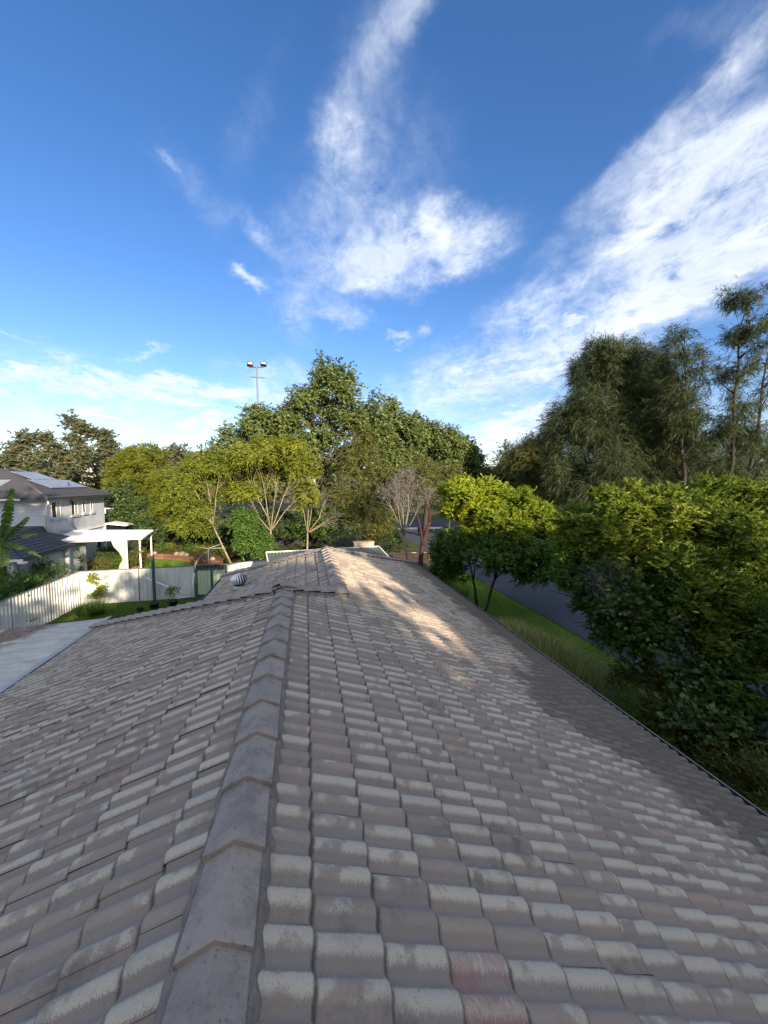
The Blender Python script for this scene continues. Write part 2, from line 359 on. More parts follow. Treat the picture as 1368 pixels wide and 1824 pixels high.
M['bark_red'] = simple('red_brown_bark', (0.060, 0.030, 0.024), 0.95, 0.6, 5, 0.9, stretch=(4, 4, 0.6))
M['bark_dark'] = simple('dark_bark', (0.055, 0.045, 0.036), 0.95, 0.5, 6, 0.9, stretch=(3, 3, 0.6))
M['bark_pale'] = simple('pale_bark', (0.34, 0.28, 0.20), 0.85, 0.5, 4, 0.4, stretch=(2, 2, 0.5), c2=(0.14, 0.11, 0.08))
M['bark_grey'] = simple('grey_twig_bark', (0.22, 0.185, 0.165), 0.9, 0.4, 6, 0.3)
M['white_paint'] = simple('white_paint', (0.78, 0.77, 0.74), 0.5, 0.12, 4)
M['fence_sheet'] = simple('pale_fence_sheet', (0.70, 0.71, 0.68), 0.45, 0.25, 1.6, 0, 0.0, 0.5, (1, 1, 0.4), (0.36, 0.36, 0.31))
M['fence_post'] = simple('grey_fence_post', (0.20, 0.21, 0.21), 0.5, 0.3, 3)
M['green_paint'] = simple('dark_green_paint', (0.030, 0.095, 0.075), 0.5, 0.3, 3)
M['gate_sheet'] = simple('pale_green_sheet', (0.50, 0.58, 0.42), 0.5, 0.2, 2, c2=(0.34, 0.40, 0.28))
M['dark_metal'] = simple('dark_metal', (0.06, 0.06, 0.065), 0.5, 0.3, 3, 0, 0.5)
M['steel'] = simple('galvanised_steel', (0.46, 0.44, 0.41), 0.45, 0.35, 5, 0, 0.3, 0.5)
M['alu'] = simple('spun_aluminium', (0.82, 0.82, 0.81), 0.42, 0.12, 7, 0, 0.4, 0.5)
M['pvc'] = simple('white_pvc', (0.80, 0.80, 0.78), 0.35, 0.1, 4)
M['black_plastic'] = simple('black_plastic', (0.018, 0.018, 0.02), 0.5, 0.2, 5)
M['terracotta'] = simple('terracotta', (0.42, 0.13, 0.06), 0.85, 0.3, 5)
M['soil'] = simple('potting_soil', (0.05, 0.032, 0.02), 0.98, 0.4, 20, 0.6)
M['render'] = simple('blue_grey_render', (0.52, 0.56, 0.62), 0.9, 0.25, 1.6, 0.5, bscale=12, c2=(0.30, 0.32, 0.36))
M['board'] = simple('grey_weatherboard', (0.60, 0.62, 0.64), 0.75, 0.15, 1.5)
M['dark_tile'] = simple('charcoal_roof_tile', (0.075, 0.075, 0.082), 0.7, 0.4, 5, 0.3)
M['glass'] = simple('window_glass', (0.05, 0.06, 0.07), 0.08, 0.3, 1.0, 0, 0.0, 0.9)
M['curtain'] = simple('pale_curtain', (0.50, 0.46, 0.42), 0.9, 0.3, 3)
M['brick_edge'] = simple('red_brick_edging', (0.26, 0.12, 0.075), 0.9, 0.5, 6, 0.3)
M['dark_void'] = simple('dark_mesh_fence', (0.022, 0.022, 0.026), 0.8, 0.3, 3)
M['timber'] = simple('weathered_timber', (0.25, 0.19, 0.14), 0.9, 0.4, 4, 0.4, stretch=(1, 1, 6))
M['timber_pale'] = simple('pale_timber', (0.55, 0.40, 0.28), 0.85, 0.3, 4)
M['shed_roof'] = simple('green_ribbed_sheet', (0.085, 0.115, 0.100), 0.5, 0.35, 2.5, 0, 0.1, 0.5, c2=(0.14, 0.13, 0.10))
M['stone'] = simple('pale_stone', (0.38, 0.33, 0.26), 0.95, 0.4, 5, 0.5)
M['panel_frame'] = simple('panel_frame', (0.45, 0.46, 0.48), 0.35, 0.1, 3, 0, 0.7)
M['cement_wall'] = simple('white_block_wall', (0.55, 0.52, 0.47), 0.9, 0.25, 2, 0.2)
M['lamp_glass'] = simple('floodlight_glass', (0.65, 0.64, 0.58), 0.15, 0.1, 2, 0, 0, 0.8)
def patio_material():
    m, n, b, _ = new_mat('old_galvanised_sheet')
    geo = n.node('ShaderNodeNewGeometry'); P = geo.outputs['Position']; x, y, z = n.xyz(P)
    c = n.mix(n.ss(n.noise(n.v('MULTIPLY', P, (1.0, 5.0, 1.0)), 1.4, 5, 0.65), 0.35, 0.7), (0.56, 0.53, 0.48), (0.38, 0.36, 0.33))
    dirt = n.ss(n.m('ADD', n.m('MULTIPLY', n.m('ADD', x, n.m('MULTIPLY', n.m('SUBTRACT', y, 12.0), -0.28)), -1.0), n.m('MULTIPLY', n.noise(P, 2.2, 6, 0.7), 1.6)), 7.5, 8.0)
    c = n.mix(n.m('MULTIPLY', dirt, n.ss(n.noise(P, 14.0, 4, 0.8), 0.25, 0.6, 0.55, 1.0)), c, (0.13, 0.10, 0.085))
    c = n.mix(n.ss(n.noise(P, 11.0, 3, 0.7), 0.68, 0.74), c, (0.08, 0.06, 0.05))
    n.put(b.inputs['Base Color'], c); n.put(b.inputs['Roughness'], n.m('ADD', n.m('MULTIPLY', dirt, 0.4), 0.42)); n.put(b.inputs['Metallic'], n.m('SUBTRACT', 0.42, n.m('MULTIPLY', dirt, 0.4)))
    return m
M['patio'] = patio_material()
def panel_material():
    m, n, b, _ = new_mat('solar_glass')
    uv = n.node('ShaderNodeTexCoord')
    c = n.mix(n.ss(n.noise(uv.outputs['Object'], 1.0, 3, 0.5), 0.3, 0.7), (0.20, 0.21, 0.22), (0.26, 0.27, 0.28))
    n.put(b.inputs['Base Color'], c); b.inputs['Roughness'].default_value = 0.42; b.inputs['Specular IOR Level'].default_value = 0.5; b.inputs['Coat Weight'].default_value = 0.3; b.inputs['Coat Roughness'].default_value = 0.05
    return m
M['solar'] = panel_material()
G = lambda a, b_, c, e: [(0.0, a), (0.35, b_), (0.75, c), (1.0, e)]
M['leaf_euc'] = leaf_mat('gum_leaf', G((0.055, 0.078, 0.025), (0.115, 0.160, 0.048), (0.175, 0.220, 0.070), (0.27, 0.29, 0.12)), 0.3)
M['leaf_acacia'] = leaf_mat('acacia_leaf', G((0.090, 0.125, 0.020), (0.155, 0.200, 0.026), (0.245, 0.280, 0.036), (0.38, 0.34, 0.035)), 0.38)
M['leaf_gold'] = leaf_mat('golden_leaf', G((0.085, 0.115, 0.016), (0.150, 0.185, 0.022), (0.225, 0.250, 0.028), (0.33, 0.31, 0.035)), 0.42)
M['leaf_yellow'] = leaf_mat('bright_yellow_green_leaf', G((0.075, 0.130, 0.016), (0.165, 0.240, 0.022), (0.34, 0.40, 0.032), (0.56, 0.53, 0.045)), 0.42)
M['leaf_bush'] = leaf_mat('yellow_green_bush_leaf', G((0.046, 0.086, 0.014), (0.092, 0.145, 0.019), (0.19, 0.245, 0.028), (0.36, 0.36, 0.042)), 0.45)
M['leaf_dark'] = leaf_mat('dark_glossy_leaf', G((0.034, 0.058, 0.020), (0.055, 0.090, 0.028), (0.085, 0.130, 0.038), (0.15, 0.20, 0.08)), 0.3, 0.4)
M['leaf_casu'] = leaf_mat('sheoak_needle', G((0.012, 0.019, 0.009), (0.050, 0.072, 0.032), (0.082, 0.105, 0.040), (0.15, 0.15, 0.065)), 0.3)
M['leaf_olive'] = leaf_mat('olive_brown_leaf', G((0.062, 0.075, 0.022), (0.105, 0.118, 0.032), (0.155, 0.160, 0.042), (0.23, 0.21, 0.06)), 0.32)
M['leaf_far'] = leaf_mat('distant_leaf', G((0.084, 0.099, 0.056), (0.105, 0.120, 0.066), (0.145, 0.155, 0.085), (0.21, 0.20, 0.12)), 0.3)  # distance haze is put into these paler, greyer leaf colours
M['leaf_green'] = leaf_mat('fresh_green_leaf', G((0.050, 0.100, 0.020), (0.080, 0.155, 0.028), (0.13, 0.22, 0.042), (0.22, 0.30, 0.07)), 0.4)
M['blade'] = leaf_mat('strappy_blade', G((0.129, 0.173, 0.050), (0.16, 0.20, 0.055), (0.30, 0.31, 0.10), (0.58, 0.53, 0.28)), 0.4)
M['grassblade'] = leaf_mat('grass_blade', G((0.085, 0.160, 0.020), (0.120, 0.220, 0.028), (0.17, 0.26, 0.045), (0.30, 0.29, 0.10)), 0.3)
M['dead_leaf'] = leaf_mat('dead_leaf', G((0.06, 0.035, 0.02), (0.10, 0.06, 0.035), (0.16, 0.10, 0.05), (0.26, 0.18, 0.09)), 0.1, 0.9)
M['twig'] = leaf_mat('dry_twig', G((0.09, 0.085, 0.08), (0.13, 0.125, 0.118), (0.18, 0.17, 0.16), (0.26, 0.245, 0.23)), 0.05, 0.9)
# ================================================================== SETTING
def sheet(name, pts, z, mat, kind='structure'):
    me = bpy.data.meshes.new(name); me.from_pydata([(x, y, z) for x, y in pts], [], [tuple(range(len(pts)))])
    return tag(link_mesh(name, me, mat), kind=kind)
sheet('ground', [(-900, -900), (900, -900), (900, 1500), (-900, 1500)], -0.012, M['ground'])
sheet('back_yard', [(-11.6, -2), (-3, -2), (-3, 22.8), (-11.6, 22.4)], 0.0, M['yard'])
sheet('neighbour_lawn', [(-16.8, 22.9), (-6.0, 23.2), (-7.6, 32.6), (-13.3, 36.4), (-16.8, 38.4)], 0.0, M['lawn'])
sheet('playing_field', [(-80, 52), (-10, 46), (8, 62), (8, 110), (-80, 110)], 0.0, M['field'])
sheet('verge', [(5.0, -12), (11.0, -12), (11.0, 30.0), (5.0, 30.0)], 0.0, M['lawn'])
sheet('mulch_bed', [(5.2, 23.2), (10.6, 26.0), (10.9, 34.0), (2.0, 34.0), (2.0, 21.5)], 0.004, M['mulch'])
sheet('footpath', [(6.0, 17.5), (7.3, 17.5), (7.3, 26.2), (6.0, 26.2)], 0.008, M['path'])
sheet('road', [(11.15, -20), (17.0, -20), (17.0, 44), (26, 56), (26, 62), (10.0, 62), (10.0, 50), (11.15, 40)], 0.0, M['asphalt'])
sheet('far_lawn', [(17.3, 0), (60, 0), (60, 44), (34, 44), (17.3, 30)], 0.002, M['lawn'])
sheet('far_mulch', [(17.3, 30.2), (34, 44.2), (60, 44.2), (75, 72), (26.4, 72), (26.4, 56)], 0.002, M['mulch'])
kb = MB(); kb.box((17.0, -20, -0.05), (17.25, 30, 0.12)); kb.beam((17.12, 30, 0.03), (26.2, 56, 0.03), 0.2, 0.16); tag(kb.build('far_kerb', M['kerb']), kind='structure')

# ================================================================== OUR HOUSE
TH = R(22.5); CT, ST = math.cos(TH), math.sin(TH); TT = math.tan(TH)
XR, ZR = -0.35, 4.65                  # main ridge
XQ = 0.62; ZQ = ZR - TT * (XQ - XR)    # second, lower ridge
YP = 6.24; YQ = YP + (XQ - XR); YR2 = 12.17
XE = 5.43; ZE = ZR - TT * (XE - XR)    # right eave
XL = -5.60; ZL = ZR - TT * (XR - XL)
WB = 3.86; XB = XQ - WB; ZB = ZQ - TT * WB
Y0 = -2.6; YC = 18.66                  # rear gable and far right corner
house = thing('tiled_house', (0, 0, 0), 'long single storey house whose weathered mauve grey concrete tile roof fills the foreground', 'house')
rf = MB()
dn = 0.045
def poly(*pts): rf.add([(x, y, z - dn) for x, y, z in pts], [tuple(range(len(pts)))])
poly((XR, Y0, ZR), (XE, Y0, ZE), (XE, YC, ZE), (XQ, YR2, ZQ), (XQ, YQ, ZQ), (XR, YP, ZR))
poly((XR, Y0, ZR), (XR, YP, ZR), (XL, YP + (XR - XL), ZL), (XL, Y0, ZL))
poly((XQ, YR2, ZQ), (XB, YR2 + WB, ZB), (XB, YQ + WB, ZB), (XQ, YQ, ZQ))
poly((XR, YP, ZR), (XQ, YQ, ZQ), (XB, YQ + WB, ZB), (XL, YP + XR - XL, ZL))
poly((XQ, YR2, ZQ), (XE, YC, ZE), (XB, YR2 + WB, ZB))
roof = rf.build('roof', M['underlay'], house)
wl = MB()
wl.box((XL + .45, Y0 + .3, 0), (XE - .55, 10.9, ZE - 0.25)); wl.box((XB + .45, 10.91, 0), (XE - .55, 15.2, ZE - 0.25))
wl.add([(XR, Y0 + .3, ZR - .1), (XL + .45, Y0 + .3, ZL + .1), (XE - .55, Y0 + .3, ZE + .1)], [(0, 1, 2)])
wl.build('wall', M['brick_wall'], house)

# ---- tile shapes
L_T, W_T, GA = 0.360, 0.300, 0.314
def wave_h(x):
    t = (x / 0.15) % 1.0
    c = 0.5 + 0.5 * math.cos(2 * math.pi * (t - 0.30))
    return 0.034 * (c ** 0.80)
def tile_template(nx=7, lip=True, rag=0.0, seed=0, rounded=True):
    r = random.Random(seed); xs = [W_T * k / (2 * nx) for k in range(2 * nx + 1)]
    if lip: xs = [0.0, 0.007] + xs[1:]
    V = []; F = []; UV = []
    rows = [(0.0, 0.0), (L_T * 0.55, 0.0), (L_T - 0.014, 0.0), (L_T - 0.002, -0.0045), (L_T, -0.010), (L_T - 0.004, -0.034)] if rounded else [(0.0, 0.0), (L_T - 0.006, 0.0), (L_T, -0.006), (L_T - 0.003, -0.034)]
    for (y, dz) in rows:
        for i, x in enumerate(xs):
            z = wave_h(x) + 0.032 * y / L_T + dz
            if lip and i == 0: z += 0.003
            if lip and i == 1: z += 0.003
            yy = y + ((r.random() - .5) * rag if y > L_T * .6 else 0)
            V.append((x, yy, z)); UV.append((x / 0.15 * 0.9998 + 0.0001, y / L_T))
    k = len(xs)
    for a in range(len(rows) - 1):
        for i in range(k - 1): F.append((a*k+i, a*k+i+1, (a+1)*k+i+1, (a+1)*k+i))
    return np.array(V, np.float32), np.array(F, np.int32), np.array(UV, np.float32)
near_T = [tile_template(6, True, 0.0035, s) for s in range(5)]
far_T = tile_template(5, True, 0.0, 9, False)
near_me = []
for V_, F_, UV_ in near_T:
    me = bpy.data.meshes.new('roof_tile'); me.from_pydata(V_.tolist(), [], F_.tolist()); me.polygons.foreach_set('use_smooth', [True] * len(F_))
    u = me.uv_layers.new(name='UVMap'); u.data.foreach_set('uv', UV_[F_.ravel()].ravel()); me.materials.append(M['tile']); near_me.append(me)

def slope_mats(O, X, Y, cols, rows, keep):
    """frame: O on the ridge, X along it, Y down the slope; returns 4x4 arrays"""
    O, X, Y = Vector(O), Vector(X).normalized(), Vector(Y).normalized(); Z = X.cross(Y)
    out = []
    for c in cols:
        for r in rows:
            p = O + X * (c * W_T + random.uniform(-.002, .002)) + Y * (r * GA + random.uniform(-.005, .004)) + Z * (random.uniform(0, .0035))
            cen = p + X * W_T / 2 + Y * L_T / 2
            if not keep(cen): continue
            a = random.gauss(0, .004); t = random.gauss(0, .005)
            Xr = (X * math.cos(a) + Y * math.sin(a)); Yr = (Y * math.cos(a) - X * math.sin(a)); Yr = (Yr + Z * t).normalized()
            Zr = Xr.cross(Yr)
            out.append((Matrix(((Xr.x, Yr.x, Zr.x, p.x), (Xr.y, Yr.y, Zr.y, p.y), (Xr.z, Yr.z, Zr.z, p.z), (0, 0, 0, 1))), cen))
    return out
NR = int(math.ceil((XE - XR) / CT / GA)); s0r = 0.02
NR = 19
right_dir = (CT, 0, -ST); left_dir = (-CT, 0, -ST)
# right slope, near block (X axis points back towards the camera)
near_r = slope_mats((XR, 7.2, ZR), (0, -1, 0), right_dir, range(0, 33), range(0, NR + 1), lambda c: c.x - XR > (c.y - YP) - 0.22 and c.x < XE - .06)
far_r = slope_mats((XR, 7.2, ZR), (0, -1, 0), right_dir, range(-40, 0), range(3, NR + 1), lambda c: c.x < XE - .06 and c.x > XQ - .05 and (c.x - XQ) * (YC - YR2) - (c.y - YR2) * (XE - XQ) > -0.9)
near_l = slope_mats((XR, Y0, ZR), (0, 1, 0), left_dir, range(0, 50), range(0, 18), lambda c: c.x > XL + .02 and (XR - c.x) > (c.y - YP) - 0.22)
B_l = slope_mats((XQ, 7.2 - 0.3, ZQ), (0, 1, 0), left_dir, range(0, 32), range(0, 13), lambda c: c.x > XB and (XQ - c.x) > (c.y - YR2) - 0.22 and (XQ - c.x) < (c.y - YQ) + 0.25)

# which tiles show largest: nearest ones inside the view
Fv = Vector((math.sin(R(11.5)) * math.cos(R(4.35)), math.cos(R(11.5)) * math.cos(R(4.35)), -math.sin(R(4.35))))
Rv = Vector((math.cos(R(11.5)), -math.sin(R(11.5)), 0)); Uv = Rv.cross(Fv)
def in_view(p):
    d = p - Vector((0, 0, CAMZ)); f = d.dot(Fv)
    if f <= 0.05: return False
    return abs(d.dot(Rv) / f) < 1.05 and abs(d.dot(Uv) / f) < 1.42
cand = [(Mx, c, side) for side, lst in (('r', near_r), ('l', near_l)) for Mx, c in lst]
def size_key(c):
    d = c - Vector((0, 0, CAMZ)); nrm = Vector((ST, 0, CT)) if c.x > XR else Vector((-ST, 0, CT))
    return abs(d.normalized().dot(nrm)) / d.length_squared
vis = sorted([k for k in cand if in_view(k[1])], key=lambda k: -size_key(k[1]))
RED = [(.78, 1.24), (.78, .94)]
single = vis[:300]; sid = {id(k[0]) for k in single}
for k, (Mx, c, side) in enumerate(single):
    o = bpy.data.objects.new('roof_tile', near_me[random.randrange(5)]); col.objects.link(o); o.parent = roof; o.matrix_local = Mx
    if side == 'r' and min((c.xy - Vector(rp)).length for rp in RED) < .16: o['old_red'] = 1.0; o['label'] = 'tile with its old red coating showing through'
def merged_tiles(lst, tmpl, clips=()):
    V_, F_, UV_ = tmpl; n_ = len(lst)
    Ms = np.array([[list(r) for r in Mx] for Mx in lst], dtype=np.float32)
    Vh = np.concatenate([V_, np.ones((len(V_), 1), np.float32)], 1)
    VV = np.einsum('nij,vj->nvi', Ms, Vh)[..., :3].reshape(-1, 3)
    FF = (F_[None] + (np.arange(n_) * len(V_))[:, None, None]).reshape(-1, 4)
    seed = np.repeat(rng.random(n_), len(V_)); UU = np.tile(UV_, (n_, 1))
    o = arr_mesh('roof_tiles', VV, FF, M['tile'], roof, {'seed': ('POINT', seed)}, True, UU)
    if clips:
        bm = bmesh.new(); bm.from_mesh(o.data)
        for co, no in clips:
            bmesh.ops.bisect_plane(bm, geom=bm.verts[:] + bm.edges[:] + bm.faces[:], plane_co=co, plane_no=no, clear_outer=True)
        bm.to_mesh(o.data); bm.free()
    return tag(o, kind='stuff')
rest_r = [Mx for Mx, c in near_r if id(Mx) not in sid]
rest_l = [Mx for Mx, c in near_l if id(Mx) not in sid]
mid_T = tile_template(6, True, 0.003, 3, True)
merged_tiles(rest_r, mid_T, [((XR, YP, 0), Vector((-1, 1, 0)))])
merged_tiles([Mx for Mx, c in far_r], far_T, [((XQ, YR2, 0), Vector((-(YC - YR2), (XE - XQ), 0)))])
merged_tiles(rest_l, far_T, [((XR, YP, 0), Vector((1, 1, 0)))])
merged_tiles([Mx for Mx, c in B_l], far_T, [((XQ, YR2, 0), Vector((1, 1, 0))), ((XQ, YQ, 0), Vector((-1, -1, 0)))])

# ---- ridge and hip caps
def cap_mesh(seed, wdt=0.132, drop=0.062, L=0.415):
    r = random.Random(seed); V = []; F = []
    prof = [(-1.0, -0.10, 0), (-0.975, 0.03, 0), (-0.05, 0.985, 0), (0.0, 1.0, 0), (0.05, 0.985, 0), (0.975, 0.03, 0), (1.0, -0.10, 0)]
    th = 0.026
    rows = [(0.0, 1.03, 0.006), (0.006, 1.04, 0.012), (L, 0.95, -0.020)]     # near end proud and wider
    for y, s, dz in rows:
        for (px_, pz, _) in prof: V.append((px_ * wdt * s + r.gauss(0, .0008), y + r.gauss(0, .0015), pz * drop + dz))
    for px_, pz, _ in prof: V.append((px_ * wdt * 0.98, 0.001, pz * drop - th - 0.004))
    k = len(prof)
    for a in range(2):
        for i in range(k - 1): F.append((a*k+i, a*k+i+1, (a+1)*k+i+1, (a+1)*k+i))
    for i in range(k - 1): F.append((3*k+i, 3*k+i+1, i+1, i))
    me = bpy.data.meshes.new('ridge_cap'); me.from_pydata(V, [], F); me.materials.append(M['cap']); return me
cap_me = [cap_mesh(s) for s in range(4)]
cap_big = [cap_mesh(s, 0.165, 0.075) for s in range(10, 13)]
def caps(P, Q, lift, meshes, gauge=0.396, face_P=True, start=0.0, mortar=True, flat=1.0):
    P, Q = Vector(P), Vector(Q); d = (Q - P); L = d.length; Y = d.normalized(); X = Y.cross(Vector((0, 0, 1))).normalized(); Z = X.cross(Y)
    k = 0; t = start
    while t < L - 0.1:
        o = bpy.data.objects.new('ridge_cap', meshes[k % len(meshes)]); col.objects.link(o); o.parent = roof
        a = random.gauss(0, .006); p = P + Y * t + Z * (lift + random.uniform(-.002, .003)) + X * random.gauss(0, .002)
        Xr = X * math.cos(a) + Y * math.sin(a); Yr = Y * math.cos(a) - X * math.sin(a)
        o.matrix_local = Matrix(((Xr.x, Yr.x, Z.x, p.x), (Xr.y, Yr.y, Z.y, p.y), (Xr.z, Yr.z, Z.z * flat, p.z), (0, 0, 0, 1)))
        k += 1; t += gauge
    if mortar:
        mb = MB(); n_ = int(L / 0.05)
        for s in (-1, 1):
            vs = []
            for i in range(n_ + 1):
                b0 = P + Y * (L * i / n_); jt = random.uniform(-.010, .010); jt2 = random.uniform(-.006, .006)
                vs += [b0 + X * s * 0.100 + Z * (lift - 0.016), b0 + X * s * (0.152 + jt * .7) + Z * (lift - 0.030 + jt2), b0 + X * s * (0.172 + jt) + Z * (lift - 0.085)]
            fs = []
            for i in range(n_):
                for j in (0, 1):
                    a, b_ = i*3+j, (i+1)*3+j
                    fs.append((a, b_, b_+1, a+1) if s > 0 else (a, a+1, b_+1, b_))
            mb.add(vs, fs)
        mb.build('mortar_bedding', M['mortar'], roof)
LIFT = 0.030
caps((XR, Y0, ZR), (XR, YP - .02, ZR), LIFT + .012, cap_me)
caps((XL, YP + XR - XL, ZL), (XR - .05, YP + .05, ZR - .02), LIFT + .045, cap_big, 0.40, flat=1)
caps((XQ + .02, YQ + .02, ZQ), (XR + .05, YP + .05, ZR - .02), LIFT + .045, cap_big, 0.40, flat=1)
caps((XQ, YQ - 0.02, ZQ), (XQ, YR2 - .05, ZQ), LIFT + .045, cap_big, 0.42)
caps((XB, YR2 + WB, ZB), (XQ - .03, YR2 + .03, ZQ - .02), LIFT + .045, cap_big, 0.40, flat=1)
caps((XE, YC, ZE), (XQ + .03, YR2 + .03, ZQ - .02), LIFT + .045, cap_big, 0.40, flat=1)
# folded cover at the junction of ridge and hips
jm = MB(); jz = ZR + LIFT + .125
jm.add([(XR, YP - .16, jz), (XR, YP + .14, jz + .012), (XR - .20, YP - .02, jz - .070), (XR + .20, YP - .02, jz - .070), (XR - .17, YP + .20, jz - .085), (XR + .17, YP + .20, jz - .085),
        (XR, YP - .155, jz - .022), (XR - .20, YP - .015, jz - .098), (XR + .20, YP - .015, jz - .098)],
       [(0, 1, 4, 2), (0, 3, 5, 1), (0, 2, 7, 6), (0, 6, 8, 3)])
jm.build('ridge_junction_cap', M['cap'], roof)
jm = MB(); jz = ZQ + LIFT + .125
jm.add([(XQ, YR2 - .22, jz), (XQ, YR2 + .1, jz), (XQ - .2, YR2, jz - .085), (XQ + .2, YR2, jz - .085)], [(0, 1, 2), (0, 3, 1)]); jm.build('ridge_junction_cap', M['cap'], roof)

# ---- gutters
def gutter(x, y0, y1, z, side):
    g = MB(); s = side
    prof = [(x - s*.02, z - .03), (x - s*.02, z - .13), (x + s*.09, z - .13), (x + s*.115, z - .035), (x + s*.105, z - .03), (x + s*.085, z - .12), (x - s*.01, z - .12), (x - s*.012, z - .03)]
    k = len(prof)
    g.add([(p[0], yy, p[1]) for yy in (y0, y1) for p in prof], [(i, (i+1) % k, k + (i+1) % k, k + i) for i in range(k)])
    o = g.build('gutter', M['gutter'], house)
    h = MB(); h.tube([(x + s*.112, y0, z - .028), (x + s*.112, y1, z - .028)], .007, 5); h.build('gutter_lip', M['gutter_pale'], o)
    f = MB(); f.box((x - s*.045 - .01, y0, z - .22), (x - s*.045 + .01, y1, z - .04)); f.build('fascia', M['gutter'], house)
gutter(XE + .02, Y0, YC, ZE + .055, 1)
gutter(XL - .02, Y0, YP + XR - XL, ZL - .02, -1)
gutter(XB - .02, YQ + WB + .1, YR2 + WB, ZB - .01, -1)

# ---- turbine vent
vx, vy = -2.03, 12.15; vz = ZQ - TT * (XQ - vx)
tv = MB(); tv.lathe((vx, vy, vz - .05), [(.19, 0), (.185, .17), (.15, .19)], 18); tvb = tv.build('turbine_vent', M['steel'], house)
cz = vz + .32
for k in range(18):
    a = 2*math.pi*k/18; v = MB(); vs = []
    for i in range(9):
        ph = math.pi * (i / 8) * .86 + .20; r = .215 * math.sin(ph) + .02; z = cz + .17 * math.cos(ph)
        for da, rr in ((0.0, 1.05), (0.11, 1.02), (0.21, 0.93)): aa = a + da + .25 * (i / 8); vs.append((vx + r*rr*math.cos(aa), vy + r*rr*math.sin(aa), z))
    v.add(vs, [(i*3+j, i*3+j+1, i*3+j+4, i*3+j+3) for i in range(8) for j in (0, 1)], True); v.build('vane', M['alu'], tvb)
v = MB(); v.lathe((vx, vy, cz + .155), [(.075, 0), (.06, .02), (.0, .03)], 14); v.build('top_plate', M['alu'], tvb)
v = MB(); v.lathe((vx, vy, cz - .17), [(.15, 0), (.185, .10), (.19, .18), (.15, .27), (.07, .32)], 16); v.build('inner_core', M['dark_metal'], tvb)

# ================================================================== corrugated patio roof at the left eave
pr = thing('patio_roof', (-7.4, 6.0, 0), 'old corrugated galvanised patio roof with brown leaf litter at the left edge of the tiled roof', 'patio roof')
def zpat(x): return ZL + .035 + (x - XL) * .055
PW = 0.76
for k in range(-1, 20):
    y0 = Y0 + .5 + k * PW
    y1 = min(y0 + PW + .02, 12.2)
    if y1 - y0 < .2: break
    ns = int((y1 - y0) / .0127); xs = [XL - .02 - i * .55 for i in range(9)]
    vs = []; fs = []
    for xi, x in enumerate(xs):
        for j in range(ns + 1):
            y = y0 + (y1 - y0) * j / ns; vs.append((x + (random.uniform(-.012, .02) if xi == 0 else 0), y, zpat(x) + .018 * math.cos(2*math.pi*y/.095) + (k % 2) * .003 + .004 * math.sin(x*3+k)))
    for i in range(len(xs) - 1):
        for j in range(ns): a = i*(ns+1)+j; fs.append((a, a+1, a+ns+2, a+ns+1))
    MB().add(vs, fs, True).build('roof_sheet', M['patio'], pr)
fl = MB(); vs = []
for i in range(60):
    y = Y0 + .4 + (12.2 - Y0 - .4) * i / 59; jt = random.uniform(-.012, .012)
    vs += [(XL + .09 + jt, y, ZL + .105 + jt * .5), (XL + .01 + jt, y, zpat(XL) + .045), (XL - .11 + jt, y, zpat(XL - .1) + .018)]
fl.add(vs, [(i*3+j, i*3+j+1, i*3+j+4, i*3+j+3) for i in range(59) for j in (0, 1)]); fl.build('edge_flashing', M['steel'], pr)
eb = MB(); eb.box((XL - 4.45, 12.16, zpat(-10) - .12), (XL - .05, 12.20, zpat(-10) - .02)); eb.box((XL - 4.45, Y0, zpat(-10) - .14), (XL - 4.40, 12.2, zpat(-10) - .03)); eb.build('edge_beam', M['steel'], pr)
for y in (-1, 3.2, 7.6, 12.0): pb = MB(); pb.box((XL - 4.4, y, 0), (XL - 4.32, y + .08, zpat(-10) - .1)); pb.build('post', M['steel'], pr)

# ================================================================== shed behind the roof
sh = thing('garden_shed', (1.0, 19.9, 0), 'low shed with dark green ribbed roof and white fascia just beyond the tiled roof', 'shed')
A_, B_, C_, D_ = (-2.05, 20.45, 2.80), (3.95, 20.95, 2.83), (4.10, 18.85, 2.60), (-1.75, 18.4, 2.60)
rb = MB(); A4, B4, C4, D4 = map(Vector, (A_, B_, C_, D_)); nrib = 34
vs = []; fs = []
for i in range(nrib * 4 + 1):
    t = i / (nrib * 4); h = (.0, .0, .022, .022)[i % 4]
    vs += [A4.lerp(B4, t) + Vector((0, 0, h)), D4.lerp(C4, t) + Vector((0, 0, h))]
fs = [(2*i, 2*i+1, 2*i+3, 2*i+2) for i in range(nrib * 4)]
rb.add(vs, fs); rb.build('ribbed_roof', M['shed_roof'], sh)
for p, q_ in ((A4, B4), (B4, C4), (C4, D4), (D4, A4)):
    f = MB(); f.beam(p + Vector((0, 0, .0)), q_ + Vector((0, 0, .0)), .06, .10); f.build('fascia', M['white_paint'], sh)
f = MB(); f.box((-1.7, 18.6, 0), (3.9, 20.3, 2.5)); f.build('wall', M['green_paint'], sh)
bx = thing('timber_box', (3.1, 20.6, 2.85), 'small pale timber box showing above the far edge of the green shed roof', 'box')
f = MB(); f.box((2.60, 21.02, 2.55), (3.70, 21.5, 3.06)); f.build('side', M['timber_pale'], bx)
f = MB(); f.box((2.56, 21.0, 3.063), (3.74, 21.52, 3.10)); f.build('lid', M['timber_pale'], bx)

